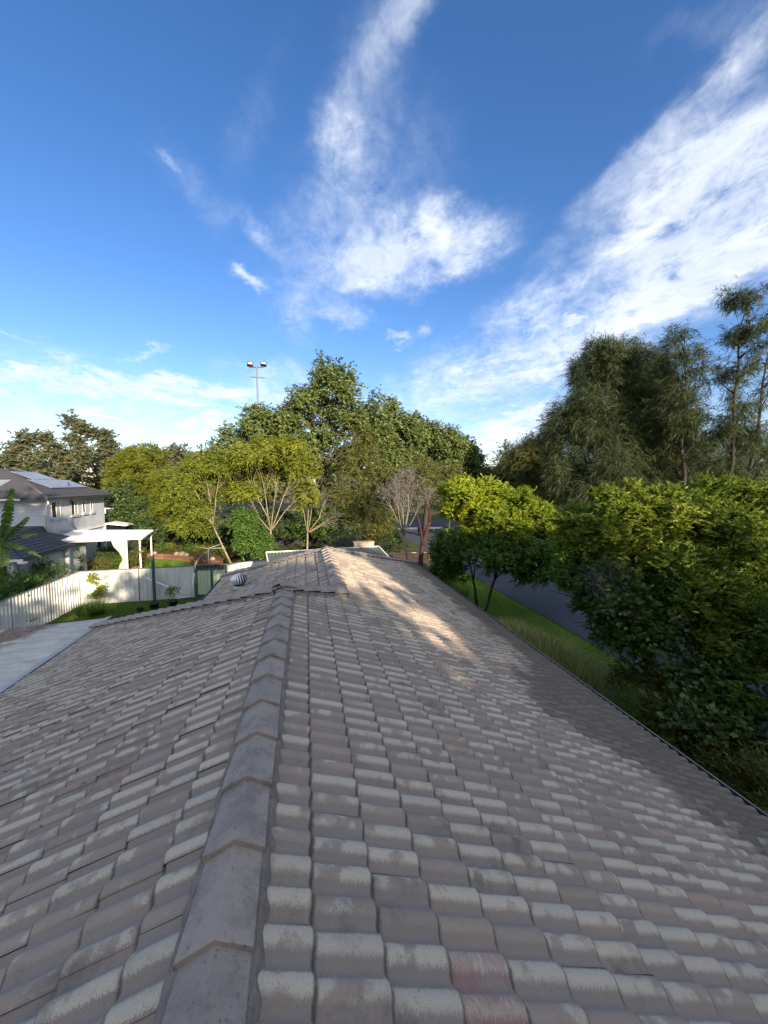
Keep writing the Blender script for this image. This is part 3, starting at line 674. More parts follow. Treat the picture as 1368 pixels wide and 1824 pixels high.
# ================================================================== fences
def ribbed_panel(p, q_, z0, z1, mat, parent, name='panel'):
    p, q_ = Vector((p[0], p[1], 0)), Vector((q_[0], q_[1], 0)); d = q_ - p; L = d.length; X = d.normalized(); nrm = Vector((X.y, -X.x, 0))
    pitch = 0.19; n_ = max(1, round(L / pitch)); vs = []; fs = []; k = 0
    for i in range(n_):
        for f_, h in ((0, 0), (.62, 0), (.70, .040), (.92, .040)):
            pos = p + X * (L * (i + f_) / n_) + nrm * h; vs += [(pos.x, pos.y, z0), (pos.x, pos.y, z1)]; k += 1
    vs += [(q_.x, q_.y, z0), (q_.x, q_.y, z1)]; k += 1
    fs = [(2*i, 2*i+2, 2*i+3, 2*i+1) for i in range(k - 1)]
    return MB().add(vs, fs).build(name, mat, parent)
def sheet_fence(pts, label, base, h=1.8, mat=None, step=2.35, group=None):
    f = thing('sheet_fence', base, label, 'fence', group)
    for (a, b_) in zip(pts, pts[1:]):
        a, b_ = Vector(a), Vector(b_); L = (b_ - a).length; n_ = max(1, round(L / step))
        for i in range(n_):
            p = a.lerp(b_, i / n_); q_ = a.lerp(b_, (i + 1) / n_); ribbed_panel(p, q_, .03, h - .02, mat or M['fence_sheet'], f)
            t = MB(); t.beam((p.x, p.y, h), (q_.x, q_.y, h), .05, .05); t.build('top_rail', M['fence_post'], f)
            t = MB(); t.cbox((p.x, p.y, h / 2), (.07, .07, h + .02)); t.build('post', M['fence_post'], f)
        t = MB(); t.cbox((b_.x, b_.y, h / 2), (.07, .07, h + .02)); t.build('post', M['fence_post'], f)
    return f
sheet_fence([(-11.75, 10.8), (-11.6, 22.35)], 'pale ribbed metal fence running away along the left side of the yard, half in shadow', (-11.7, 16, 0), 1.8)
sheet_fence([(-11.6, 22.4), (-6.15, 22.75)], 'straight pale ribbed metal fence across the back of the yard behind the pots', (-9, 22.6, 0), 1.8, None, 2.6)
sheet_fence([(-4.45, 22.85), (-2.0, 23.8), (1.5, 24.6)], 'short pale ribbed metal fence between the green gate and the shed', (-2.5, 23.5, 0), 1.8)

gt = thing('yard_gate', (-5.3, 22.8, 0), 'green framed double gate with pale green panels in the back fence', 'gate')
for (x0, x1) in ((-6.05, -5.27), (-5.24, -4.5)):
    y0, y1 = 22.80, 22.84
    ribbed_panel((x0 + .04, 22.82), (x1 - .04, 22.84), .12, 1.52, M['gate_sheet'], gt)
    fr = MB(); fr.box((x0, y0, .08), (x0 + .05, y1 + .02, 1.56)); fr.box((x1 - .05, y0, .08), (x1, y1 + .02, 1.56)); fr.box((x0 + .05, y0, 1.50), (x1 - .05, y1 + .02, 1.56)); fr.box((x0 + .05, y0, .08), (x1 - .05, y1 + .02, .14)); fr.build('gate_frame', M['green_paint'], gt)
f = MB(); f.box((-6.1, 22.95, 1.56), (-4.45, 22.97, 1.80)); f.build('top_screen', M['dark_metal'], gt)
for k in range(8): x = -6.0 + k * .2; b = MB(); b.beam((x, 22.90, 1.60), (x + .09, 22.90, 1.79), .03, .03, (0, 1, 0)); b.build('top_bar', M['fence_post'], gt)
f = MB(); f.beam((-6.1, 22.88, 1.81), (-4.42, 22.88, 1.81), .05, .04); f.build('top_rail', M['fence_post'], gt)

for (x, y, h, lb) in ((-8.02, 22.25, 2.52, 'tall dark green post standing behind the black pot, in front of the back fence'), (-5.86, 21.95, 0.98, 'short dark green post beside the yard gate')):
    p = thing('green_post', (x, y, 0), lb, 'post')
    f = MB(); f.box((x - .06, y - .06, 0), (x + .06, y + .06, h)); f.build('shaft', M['green_paint'], p); f = MB(); f.box((x - .066, y - .066, h + .001), (x + .066, y + .066, h + .03)); f.build('cap', M['green_paint'], p)
pv = MB(); pv.tube([(-8.42, 22.3, 1.35), (-6.25, 22.35, .22)], .028, 7); pv.tube([(-6.25, 22.35, .22), (-6.12, 22.68, 1.40)], .028, 7); pv.tube([(-6.85, 22.0, .22), (-6.25, 22.35, .20)], .028, 7)
tag(pv.build('pvc_pipe_frame', M['pvc']), 'bent white plastic pipes leaning on the pale back fence beside the gate', 'pipe')

# ================================================================== neighbour's two storey house
nh = thing('two_storey_house', (-22, 34, 0), 'blue grey two storey house with charcoal tiled hip roof and solar panels at the left', 'house')
def wallslab(x0, y0, x1, y1, z0, z1, mat, name='wall'): f = MB(); f.box((x0, y0, z0), (x1, y1, z1)); return f.build(name, mat, nh)
wall_u = wallslab(-27.0, 30.30, -17.40, 38.0, 0.0, 5.30, M['render'])
# weatherboards on the near wall of the upper storey
for k in range(12):
    z = 2.55 + k * .228; f = MB(); f.add([(-27, 30.285, z), (-17.45, 30.285, z), (-17.45, 30.245, z), (-27, 30.245, z), (-17.45, 30.285, z + .226), (-27, 30.285, z + .226)], [(3, 2, 4, 5), (0, 1, 2, 3), (1, 4, 2)]); f.build('weatherboard', M['board'], wall_u)
f = MB(); f.box((-17.47, 30.225, 2.5), (-17.36, 30.32, 5.3)); f.build('corner_board', M['board'], nh)
EZ = 5.35; x1e, y0e, y1e, x0e = -16.9, 29.6, 38.6, -27.6; zr = 7.47; SL = .404
rg = MB(); ya, yb = 34.6, 34.9; xr2 = -22.2
rg.add([(x1e, y0e, EZ), (x1e, y1e, EZ), (x0e, y1e, EZ), (x0e, y0e, EZ), (xr2, ya, zr), (xr2, yb, zr)], [(0, 1, 5, 4), (1, 2, 5), (2, 3, 4, 5), (3, 0, 4)]); nroof = rg.build('roof', M['dark_tile'], nh)
# tile courses on the two faces in view
def courses(P0, P1, apex0, apex1, n_, parent):
    P0, P1, a0, a1 = map(Vector, (P0, P1, apex0, apex1)); up = ((P1 - P0).cross(a0 - P0)).normalized(); up = up if up.z > 0 else -up
    vs = []; fs = []
    for i in range(n_):
        t0, t1 = i / n_, (i + 1.0) / n_; l0, r0, l1, r1 = P0.lerp(a0, t0), P1.lerp(a1, t0), P0.lerp(a0, t1), P1.lerp(a1, t1); W = (r0 - l0).length; m_ = max(2, int(W / .17)); b0 = len(vs)
        for j in range(m_ + 1):
            s = j / m_; h = .02 * (.5 + .5 * math.cos(math.pi * j))
            vs += [tuple(l0.lerp(r0, s) + up * .012), tuple(l0.lerp(r0, s) + up * (.045 + h)), tuple(l1.lerp(r1, s) + up * (.015 + h))]
        for j in range(m_):
            a = b0 + 3*j; fs += [(a, a+3, a+4, a+1), (a+1, a+4, a+5, a+2)]
    tag(MB().add(vs, fs, False).build('roof_tiles', M['dark_tile'], parent), kind='stuff')
courses((x1e, y0e, EZ), (x1e, y1e, EZ), (xr2, ya, zr), (xr2, yb, zr), 17, nroof)
courses((x0e, y0e, EZ), (x1e, y0e, EZ), (xr2 - .01, ya, zr), (xr2, ya, zr), 17, nroof)
f = MB(); f.tube([(x1e, y0e, EZ + .04), (xr2, ya, zr + .06)], .09, 6); f.build('hip_cap', M['dark_tile'], nroof)
f = MB(); f.tube([(x1e, y1e, EZ + .04), (xr2, yb, zr + .06)], .09, 6); f.build('hip_cap', M['dark_tile'], nroof)
f = MB(); f.box((x0e, y0e - .10, EZ - .13), (x1e - 1.5, y0e, EZ - .01)); f.build('gutter', M['white_paint'], nh)
f = MB(); f.box((x1e - 1.49, y0e - .10, EZ - .13), (x1e, y0e, EZ - .01)); f.box((x1e + .0, y0e - .1, EZ - .13), (x1e + .1, y1e, EZ - .01)); f.build('gutter', M['gutter'], nh)
f = MB(); f.box((x1e - .02, y0e, EZ - .17), (x1e - .001, y1e, EZ - .05)); f.box((x0e + .1, y0e + .1, EZ - .16), (x1e - .03, y1e - .1, EZ - .14)); f.build('eave_trim', M['board'], nh)
f = MB(); f.tube([(-16.95, 29.75, 5.2), (-16.95, 29.75, 5.0), (-17.32, 30.15, 4.82), (-17.32, 30.15, 2.5)], .06, 8); f.build('downpipe', M['white_paint'], nh)
f = MB(); f.tube([(-17.33, 33.05, 5.2), (-17.33, 33.05, 3.3), (-17.25, 33.3, 2.8)], .035, 6); f.build('downpipe', M['fence_post'], nh)
def window(y0, y1, z0, z1, x=-17.4, sill=True, mull=True):
    fr = MB(); d0, d1 = x + .003, x + .045; b = .045
    fr.box((d0, y0, z0), (d1, y0 + b, z1)); fr.box((d0, y1 - b, z0), (d1, y1, z1)); fr.box((d0, y0 + b, z0), (d1, y1 - b, z0 + b)); fr.box((d0, y0 + b, z1 - b), (d1, y1 - b, z1))
    if mull: ym = y0 + (y1 - y0) * .52; fr.box((d0, ym - .025, z0 + b), (d1 - .004, ym + .025, z1 - b))
    fo = fr.build('window', M['white_paint'], nh)
    g = MB(); g.box((x + .002, y0 + b, z0 + b), (x + .014, y1 - b, z1 - b)); g.build('pane', M['glass'], fo)
    if mull:
        c = MB(); c.box((x + .016, y0 + b + (y1-y0)*.55, z0 + b), (x + .020, y1 - b, z1 - b)); c.build('curtain', M['curtain'], fo)
    if sill: s = MB(); s.box((x + .002, y0 - .1, z0 - .15), (x + .13, y1 + .1, z0 - .01)); s.build('sill', M['render'], fo)
window(30.80, 31.85, 3.92, 5.08); window(33.1, 34.0, 3.95, 5.08); window(34.62, 35.02, 4.0, 4.92, mull=False); window(35.8, 36.15, 4.0, 4.88, mull=False)
window(33.5, 34.6, 1.0, 2.0, sill=True)
dm = MB(); dm.box((-17.396, 36.3, .1), (-17.35, 37.2, 2.1)); dr = dm.build('door', M['white_paint'], nh); g = MB(); g.box((-17.348, 36.42, .9), (-17.344, 37.08, 1.95)); g.build('pane', M['glass'], dr)
f = MB(); f.box((-17.38, 33.2, 2.62), (-17.28, 38.0, 2.72)); f.build('trim', M['white_paint'], nh)
f = MB(); f.box((-17.39, 37.75, 0), (-17.30, 37.95, 2.6)); f.build('downpipe', M['white_paint'], nh)
f = MB(); f.add([(-17.4, 38.0, 2.85), (-15.9, 38.4, 2.6), (-15.9, 40.0, 2.6), (-17.4, 40.0, 2.85), (-17.4, 38.0, 2.75), (-15.9, 38.4, 2.5), (-15.9, 40.0, 2.5), (-17.4, 40.0, 2.75)], [(0, 1, 2, 3), (4, 7, 6, 5), (0, 4, 5, 1), (1, 5, 6, 2)]); f.build('awning', M['white_paint'], nh)
# solar panels: two rows on the long face, one group on the near face
def on_face(u, v): # u along +y, v up the slope (0 at the eave), offset 8 cm
    return Vector((x1e - v * .927, u, EZ + v * .375)) + Vector((.375, 0, .927)) * .12
def solar(p0, p1, p2, p3):
    f = MB(); nrm = ((p1 - p0).cross(p3 - p0)).normalized(); nrm = nrm if nrm.z > 0 else -nrm
    f.add([p0, p1, p2, p3, p0 - nrm*.035, p1 - nrm*.035, p2 - nrm*.035, p3 - nrm*.035], [(0, 1, 2, 3), (0, 4, 5, 1), (1, 5, 6, 2), (2, 6, 7, 3), (3, 7, 4, 0)])
    o = f.build('solar_panel', M['panel_frame'], nh); c = (p0 + p1 + p2 + p3) / 4; g = MB(); g.add([c + (p - c) * .94 + nrm * .002 for p in (p0, p1, p2, p3)], [(0, 1, 2, 3)]); g.build('panel_glass', M['solar'], o)
for k in range(5): y = 32.6 + k * .97; solar(on_face(y, 1.55), on_face(y + .95, 1.55), on_face(y + .95, 3.15), on_face(y, 3.15)) 
for k in range(4): y = 33.35 + k * .92; solar(on_face(y, 3.20), on_face(y + .90, 3.20), on_face(y + .90, 4.75), on_face(y, 4.75)) if k < 3 else None
for k in range(3):
    x = -23.6 + k * 1.0
    def nf(x_, v): return Vector((x_, y0e + v * .927, EZ + v * .375)) + Vector((0, -.375, .927)) * .12
    solar(nf(x, 1.5), nf(x + .97, 1.5), nf(x + .97, 3.1), nf(x, 3.1))
f = MB(); f.tube([(-18.6, 35.3, 6.0), (-18.6, 35.3, 6.45)], .05, 6); f.build('vent_pipe', M['dark_metal'], nh)
# single storey wing in front
f = MB(); f.box((-22, 23.9, 0), (-15.1, 30.2, 2.35)); f.build('wing_wall', M['render'], nh)
wr = MB(); e0 = (-14.55, 23.2, 2.42); e1 = (-14.75, 27.9, 2.42)
wr.add([e0, (-14.75, 30.2, 2.42), (-17.35, 30.2, 3.05), (-17.6, 26.2, 3.45), (-23, 26.2, 3.45), (-23, 23.2, 2.42), (-17.6, 30.2, 3.45), (-23, 30.2, 3.45)], [(0, 1, 2, 3), (5, 0, 3, 4), (3, 2, 6), (4, 3, 6, 7)]); wroof = wr.build('wing_roof', M['dark_tile'], nh)
courses((-14.55, 23.2, 2.42), (-14.75, 28.0, 2.42), (-17.6, 26.2, 3.45), (-17.4, 28.3, 3.45), 9, wroof)
courses((-23, 23.2, 2.42), (-14.55, 23.2, 2.42), (-23, 26.2, 3.45), (-17.6, 26.2, 3.45), 9, wroof)
f = MB(); f.box((-23, 23.08, 2.30), (-14.5, 23.19, 2.42)); f.box((-14.66, 22.98, 2.20), (-14.30, 23.2, 2.30)); f.build('gutter', M['white_paint'], nh)
f = MB(); f.beam((-14.47, 23.2, 2.36), (-14.67, 28.0, 2.36), .1, .12); f.build('gutter', M['gutter'], nh)
f = MB(); f.box((-15.42, 23.55, 0), (-15.2, 23.8, 2.3)); f.build('porch_post', M['white_paint'], nh)
f = MB(); f.box((-14.98, 27.6, 0), (-14.8, 27.75, 2.35)); f.build('porch_post', M['white_paint'], nh)
fr = MB(); fr.box((-16.6, 23.84, 1.3), (-15.62, 23.895, 2.2)); fo = fr.build('window', M['white_paint'], nh); g = MB(); g.box((-16.55, 23.83, 1.36), (-15.68, 23.838, 2.14)); g.build('pane', M['glass'], fo)

# ---- pergola with a white ribbed sheet roof
pg = thing('pergola', (-14, 30.5, 0), 'white pergola with corrugated sheet roof and tied curtains beside the two storey house', 'pergola')
A4, B4, C4, D4 = Vector((-16.3, 27.9, 2.64)), Vector((-11.15, 29.25, 2.60)), Vector((-12.0, 33.6, 2.62)), Vector((-17.2, 33.0, 2.80)); vs = []
for i in range(121):
    t = i / 120; h = .026 * math.cos(math.pi * i); vs += [A4.lerp(D4, t) + Vector((0, 0, h)), B4.lerp(C4, t) + Vector((0, 0, h))]
MB().add(vs, [(2*i, 2*i+1, 2*i+3, 2*i+2) for i in range(120)]).build('sheet_roof', M['white_paint'], pg)
for a, b_ in ((A4, B4), (B4, C4), (C4, D4)): f = MB(); f.beam(a - Vector((0, 0, .065)), b_ - Vector((0, 0, .065)), .05, .075); f.build('beam', M['white_paint'], pg)
for t in (.25, .5, .75): f = MB(); f.beam(A4.lerp(D4, t) - Vector((0, 0, .085)), B4.lerp(C4, t) - Vector((0, 0, .085)), .05, .08); f.build('rafter', M['white_paint'], pg)
for (x, y) in ((-12.05, 29.0), (-11.35, 29.35), (-12.1, 33.4), (-15.9, 28.1)): f = MB(); f.box((x - .045, y - .045, 0), (x + .045, y + .045, 2.5)); f.build('post', M['white_paint'], pg)
def curtain(x, y, w0, dirx):
    vs = []; fs = []; k = 22
    for i, (z, w_) in enumerate(((2.5, 1.0), (2.1, .85), (1.7, .5), (1.35, .24), (1.15, .20), (.8, .42), (.4, .50), (.05, .52))):
        for j in range(k + 1):
            s = j / k; vs.append((x + dirx * w0 * (w_ * s + (0.0 if z > 1.5 else (.12))), y + .05 * math.sin(s * 22 + z), z))
    fs = [(i*(k+1)+j, i*(k+1)+j+1, (i+1)*(k+1)+j+1, (i+1)*(k+1)+j) for i in range(7) for j in range(k)]
    MB().add(vs, fs, True).build('curtain', M['curtain'], pg)
curtain(-12.0, 28.95, .95, -1); curtain(-16.2, 28.0, 1.25, 1)
# ================================================================== PLANTS
def norm(a): return a / np.maximum(np.linalg.norm(a, axis=-1, keepdims=True), 1e-6)
def rdir(n_): return norm(rng.normal(size=(n_, 3)))
def leaves(P, D, S, L, W, lv, name, mat, parent, tri=False):
    L = np.asarray(L)[:, None]; W = np.asarray(W)[:, None]
    if tri:
        V = np.stack([P - S * W / 2, P + S * W / 2, P + D * L], 1).reshape(-1, 3); k = 3
    else:
        V = np.stack([P, P + D * L * .45 + S * W / 2, P + D * L, P + D * L * .45 - S * W / 2], 1).reshape(-1, 3); k = 4
    F = np.arange(len(P) * k, dtype=np.int32).reshape(-1, k)
    return arr_mesh(name, V, F, mat, parent, {'lv': ('FACE', np.clip(lv, 0, 1))})
def clump_points(lobes, n_clump, sub=9, subr=.42, inner=.12, low=-.45):
    C = []; O = []
    vol = np.array([l[3] * l[4] * l[5] for l in lobes]) ** (2/3); cnt = np.maximum(3, (vol / vol.sum() * n_clump)).astype(int)
    for (x, y, z, a, b, c), m_ in zip(lobes, cnt):
        cen = np.array([x, y, z]); rad = np.array([a, b, c])
        sd_ = rdir(sub * 3); sd_ = sd_[sd_[:, 2] > low][:sub]; sc = sd_ * (1 - subr * .75)
        sr = subr * rng.uniform(.65, 1.2, len(sd_))
        pick = rng.integers(0, len(sd_), m_)
        dd = rdir(m_); f = 1 - np.abs(rng.normal(0, .22, m_)); 
        p = sc[pick] + dd * (sr[pick] * f)[:, None]
        ins = rng.random(m_) < inner; p[ins] = rdir(ins.sum()) * rng.random((ins.sum(), 1)) * .75
        C.append(cen + p * rad); O.append(norm(dd * .8 + norm(p) * .7))
    return np.concatenate(C), np.concatenate(O)
def foliage(parent, lobes, mat, n_clump=400, stems=5, lps=8, sl=.5, L=.16, W=.06, up=.3, out=.8, rnd=.7, droop=.25, fan=.9, down=0.0, cr=.15, lvb=0.0, tri=False, name='crown', tipy=.15, **kw):
    C, O = clump_points(lobes, n_clump, **kw); n_ = len(C)
    clv = rng.normal(.0, .13, n_)
    C = np.repeat(C, stems, 0); O = np.repeat(O, stems, 0); clv = np.repeat(clv, stems); m_ = len(C)
    S0 = C + rng.normal(size=(m_, 3)) * cr
    D = norm(O * out + np.array([0, 0, up]) + rdir(m_) * rnd); ln = sl * rng.uniform(.5, 1.2, m_)
    side = norm(np.cross(D, np.array([0, 0, 1.0]) + .3 * rdir(m_)))
    t = (np.arange(lps) + rng.random((m_, lps)) * .8) / lps
    P = S0[:, None] + D[:, None] * (ln[:, None] * t)[..., None]; P[..., 2] -= droop * ln[:, None] * t ** 2
    sgn = np.where(np.arange(lps) % 2 == 0, 1.0, -1.0)[None, :, None]
    LD = norm(D[:, None] * .8 + side[:, None] * sgn * fan + rng.normal(size=(m_, lps, 3)) * .35 + np.array([0, 0, -down]))
    P = P.reshape(-1, 3); LD = LD.reshape(-1, 3)
    nm = norm(np.repeat(O, lps, 0) * .8 + np.array([0, 0, .25]) + rdir(len(P)) * .7); SD = norm(np.cross(LD, nm))
    k = rng.uniform(.65, 1.3, len(P))
    lv = .42 + lvb + np.repeat(clv, lps) + rng.normal(0, .15, len(P)) + tipy * (t.reshape(-1) - .5) + (rng.random(len(P)) < .02) * .3
    return leaves(P, LD, SD, L * k, W * k, lv, name, mat, parent, tri)
def limbs(parent, base, fork, targets, r0, mat, name='trunk', sub=3, k=7, wig=.12, rfork=.62, subl=.5):
    base, fork = Vector(base), Vector(fork); m_ = MB(); L = (fork - base).length
    pts = [base.lerp(fork, i / 5) + Vector((random.gauss(0, wig), random.gauss(0, wig), 0)) * (.25 * L / 4 if 0 < i < 5 else 0) for i in range(6)]
    m_.tube(pts, [r0 * (1.25 if i == 0 else 1 - (1 - rfork) * i / 5) for i in range(6)], k + 2)
    for tg in targets:
        tg = Vector(tg); mid = fork.lerp(tg, .45) + Vector((random.gauss(0, wig), random.gauss(0, wig), random.uniform(.0, .12) * (tg - fork).length))
        q_ = [fork, fork.lerp(mid, .5) + Vector((random.gauss(0, wig*.4),)*3), mid, mid.lerp(tg, .55) + Vector((random.gauss(0, wig*.5), random.gauss(0, wig*.5), .05)), tg]
        rb_ = r0 * random.uniform(.38, .55); m_.tube(q_, [rb_, rb_*.82, rb_*.62, rb_*.42, rb_*.16], k)
        for j in range(sub):
            a = q_[2].lerp(q_[4], random.uniform(0, .7)); dd = ((tg - fork).normalized() + Vector(rdir(1)[0]) * .8).normalized() * (tg - fork).length * random.uniform(.25, .5) * subl * 2
            m_.tube([a, a + dd * .5 + Vector((0, 0, .06)), a + dd], [rb_*.34, rb_*.22, rb_*.07], 5)
    return m_.build(name, mat, parent)
def tree(name, base, label, cat, lobes, mat, bark, fork=None, r0=.2, group=None, sub=3, targets=None, **kw):
    targets = targets or [(l[0], l[1], l[2] + l[5] * .2) for l in lobes]
    t = thing(name, base, label, cat, group)
    if fork is None:
        cx = sum(l[0] for l in lobes) / len(lobes); cy = sum(l[1] for l in lobes) / len(lobes); zl = min(l[2] - l[5] for l in lobes)
        fork = (base[0] * .6 + cx * .4, base[1] * .6 + cy * .4, max(.6, zl + .4))
    if mat is M['leaf_euc']: lobes = [(a, b, c, d * 1.16, e * 1.16, f * 1.12) for a, b, c, d, e, f in lobes]
    limbs(t, base, fork, targets, r0, bark, sub=sub, subl=.22)
    foliage(t, lobes, mat, **kw)
    return t
EUC = dict(stems=7, lps=6, sl=.36, L=.27, W=.13, tri=True, up=.25, out=.6, rnd=.9, droop=.4, down=.5, cr=.27, sub=10, subr=.40)

tree('gum_tree', (.6, 41.5, 0), 'tallest dense gum tree in the middle with its narrow crown rising above the rest', 'tree',
     [(3.3, 42, 16.7, 2.5, 2.5, 3.0), (.9, 42, 14.0, 2.6, 2.6, 2.4), (4.9, 42.3, 12.6, 2.2, 2.4, 2.4), (1.4, 42, 10.6, 2.3, 2.5, 1.8), (6.2, 42.6, 10.0, 2.2, 2.4, 2.2), (3.4, 43.8, 8.6, 2.6, 2.0, 2.2)], M['leaf_euc'], M['bark_dark'], (1.5, 41.8, 7.5), .45, n_clump=1500, **EUC)
tree('gum_tree', (-4.2, 43, 0), 'rounded gum tree left of the tallest one, below the floodlight mast', 'tree',
     [(-6.9, 43, 10.0, 2.5, 2.5, 2.1), (-4.3, 43, 12.3, 2.2, 2.4, 1.9), (-1.7, 42.6, 12.6, 2.1, 2.2, 1.9), (-3.2, 42.5, 9.2, 3.0, 2.4, 2.1), (-8.0, 42.6, 8.0, 1.7, 2.0, 1.5), (-.6, 42, 8.6, 2, 2, 2)], M['leaf_euc'], M['bark_dark'], None, .36, n_clump=1350, lvb=.04, **EUC)
tree('gum_tree', (8.2, 43, 0), 'gum tree with a broad rounded crown just right of the tallest one', 'tree',
     [(8.6, 43, 13.6, 2.3, 2.4, 2.5), (11.0, 43, 12.0, 2.2, 2.4, 2.2), (7.4, 42.3, 9.8, 2.4, 2.4, 2.6), (10.6, 42.6, 8.2, 2.6, 2.4, 2.2)], M['leaf_euc'], M['bark_dark'], None, .38, n_clump=1250, lvb=.03, **EUC)
tree('gum_tree', (14.0, 44, 0), 'lower spreading gum tree beyond the grey leafless tree', 'tree',
     [(14.0, 44, 10.8, 2.6, 2.6, 2.4), (16.6, 44, 10.6, 2.4, 2.4, 2.2), (12.0, 43, 7.2, 2.6, 2.4, 2.2), (15.4, 43.4, 7.4, 2.8, 2.4, 2.3)], M['leaf_euc'], M['bark_dark'], None, .34, n_clump=1250, lvb=.02, **EUC)
tree('gum_tree', (18.6, 45, 0), 'darkest gum tree at the right end of the central group', 'tree',
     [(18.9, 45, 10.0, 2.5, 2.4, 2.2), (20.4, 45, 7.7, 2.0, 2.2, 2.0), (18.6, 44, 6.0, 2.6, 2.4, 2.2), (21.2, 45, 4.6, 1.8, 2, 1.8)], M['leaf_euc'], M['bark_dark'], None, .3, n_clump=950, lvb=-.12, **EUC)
tree('olive_brown_tree', (5.2, 34.5, 0), 'tall olive brown tree in front of the gum trees, behind the shed', 'tree',
     [(4.9, 34, 9.6, 1.5, 1.5, 1.9), (4.4, 34, 7.2, 2.0, 1.8, 2.2), (6.1, 34, 6.6, 1.7, 1.6, 2.0), (5.2, 33.6, 4.2, 2.4, 1.8, 1.9), (3.5, 34, 5.0, 1.4, 1.4, 1.6), (5.6, 33.6, 2.3, 2.2, 1.6, 1.5)], M['leaf_olive'], M['bark_dark'], (5.2, 34.4, 2.5), .2,
     n_clump=700, stems=6, lps=8, sl=.42, L=.20, W=.05, up=.1, out=.6, rnd=.8, droop=.6, down=.5, cr=.15, inner=.2)
# undergrowth behind the shed
tree('dark_shrub', (2.2, 37, 0), 'dark leafy shrub under the gum trees behind the leafless brown tree', 'shrub', [(2.2, 37, 2.4, 1.9, 1.4, 2.0), (.3, 38, 1.6, 1.6, 1.4, 1.5), (3.8, 38, 3, 1.6, 1.4, 2.4)], M['leaf_green'], M['bark_dark'], None, .08, n_clump=300, stems=5, lps=7, sl=.4, L=.18, W=.09)
tree('dark_shrub', (8.6, 34, 0), 'dark bushy shrub between the olive brown tree and the red trunk', 'shrub', [(7.4, 36, 2.2, 1.5, 1.4, 2.2), (8.6, 38, 3.4, 2.2, 1.6, 3.0), (7.2, 31, 1.0, .9, .9, 1.0)], M['leaf_dark'], M['bark_dark'], None, .08, n_clump=320, stems=5, lps=7, sl=.4, L=.18, W=.08)

ACA = dict(stems=6, lps=9, sl=.42, L=.22, W=.06, up=.15, out=.6, rnd=.7, droop=.7, down=.45, cr=.16, low=-.3, subr=.34, sub=14)
t = thing('acacia_tree', (-2.85, 31.4, 0), 'bright umbrella crowned acacia with bare pale forking branches, behind the shed', 'tree')
limbs(t, (-2.85, 31.4, 0), (-2.75, 31.5, 2.55), [(-4.6, 31.8, 7.3), (-3.5, 31.4, 7.4), (-2.1, 31.4, 6.9), (-.7, 31.8, 7.4), (-.2, 31.4, 5.6), (-4.2, 31, 5.0)], .11, M['bark_pale'], sub=5, subl=.45, wig=.10)
foliage(t, [(-3.6, 32, 8.5, 2.2, 2.0, 1.25), (-1.5, 32, 8.7, 2.2, 2.0, 1.35), (-.1, 32, 7.2, 1.3, 1.6, 1.2), (-4.7, 31, 5.5, 1.0, .9, .95), (.0, 32.2, 5.2, 1.0, 1.3, 1.4), (-2.4, 32.6, 9.0, 1.8, 1.6, 1.05), (-3.1, 34, 6.4, 2.4, 1.0, 1.6)], M['leaf_acacia'], n_clump=900, lvb=.06, **ACA)
t = thing('weeping_shrub', (-3.6, 29.6, 0), 'weeping green shrub at the foot of the pale branched acacia', 'shrub')
limbs(t, (-3.6, 29.6, 0), (-3.6, 29.6, .8), [(-4.0, 29.6, 2.2), (-2.9, 29.6, 1.8)], .06, M['bark_pale'])
foliage(t, [(-3.9, 29.6, 2.0, 1.1, .9, 1.3), (-2.9, 29.4, 1.4, .9, .8, 1.1), (-4.6, 30, 3.4, .9, .8, 1.0)], M['leaf_green'], n_clump=260, **ACA)
t = thing('acacia_tree', (-5.6, 30.6, 0), 'leaning acacia with pale trunk slanting up to the left, beside the garden bed', 'tree')
limbs(t, (-5.5, 30.4, 0), (-7.0, 31.3, 3.2), [(-8.6, 32.4, 6.2), (-9.2, 32, 4.9), (-7.6, 32, 7.0), (-6.5, 32, 7.2), (-7.0, 31.6, 6.0)], .075, M['bark_pale'], sub=5, subl=.45, wig=.08)
foliage(t, [(-7.4, 33, 7.5, 1.9, 1.8, 1.3), (-9.0, 33, 6.4, 1.5, 1.5, 1.3), (-5.6, 33, 7.6, 1.6, 1.6, 1.3), (-9.6, 32.6, 4.8, 1.2, 1.2, 1.0), (-8.2, 32, 2.9, 1.4, 1.0, .9), (-9.6, 31.4, 5.6, .9, .7, .8), (-7.6, 31.0, 4.4, .7, .5, .6), (-6.6, 34, 5.4, 2.0, .9, 1.6), (-9.6, 33, 3.2, 1.0, 1.0, .9)], M['leaf_acacia'], n_clump=820, lvb=-.04, **ACA)
FE = dict(stems=7, lps=10, sl=.50, L=.24, W=.045, up=.35, out=.9, rnd=.55, droop=.35, down=.1, fan=1.2, cr=.16)
tree('feathery_tree', (-15.3, 44.5, 0), 'golden green feathery tree standing behind the white pergola', 'tree',
     [(-16.6, 44, 7.6, 2.7, 2.2, 2.4), (-18.4, 44, 6.2, 1.6, 1.8, 1.7), (-14.4, 44, 6.6, 1.9, 1.8, 2.0), (-15.8, 43.4, 4.4, 2.0, 1.6, 1.7), (-16.0, 44, 9.2, 1.9, 1.8, 1.0)], M['leaf_gold'], M['bark_pale'], (-15.6, 44.3, 3), .16, n_clump=820, **FE)
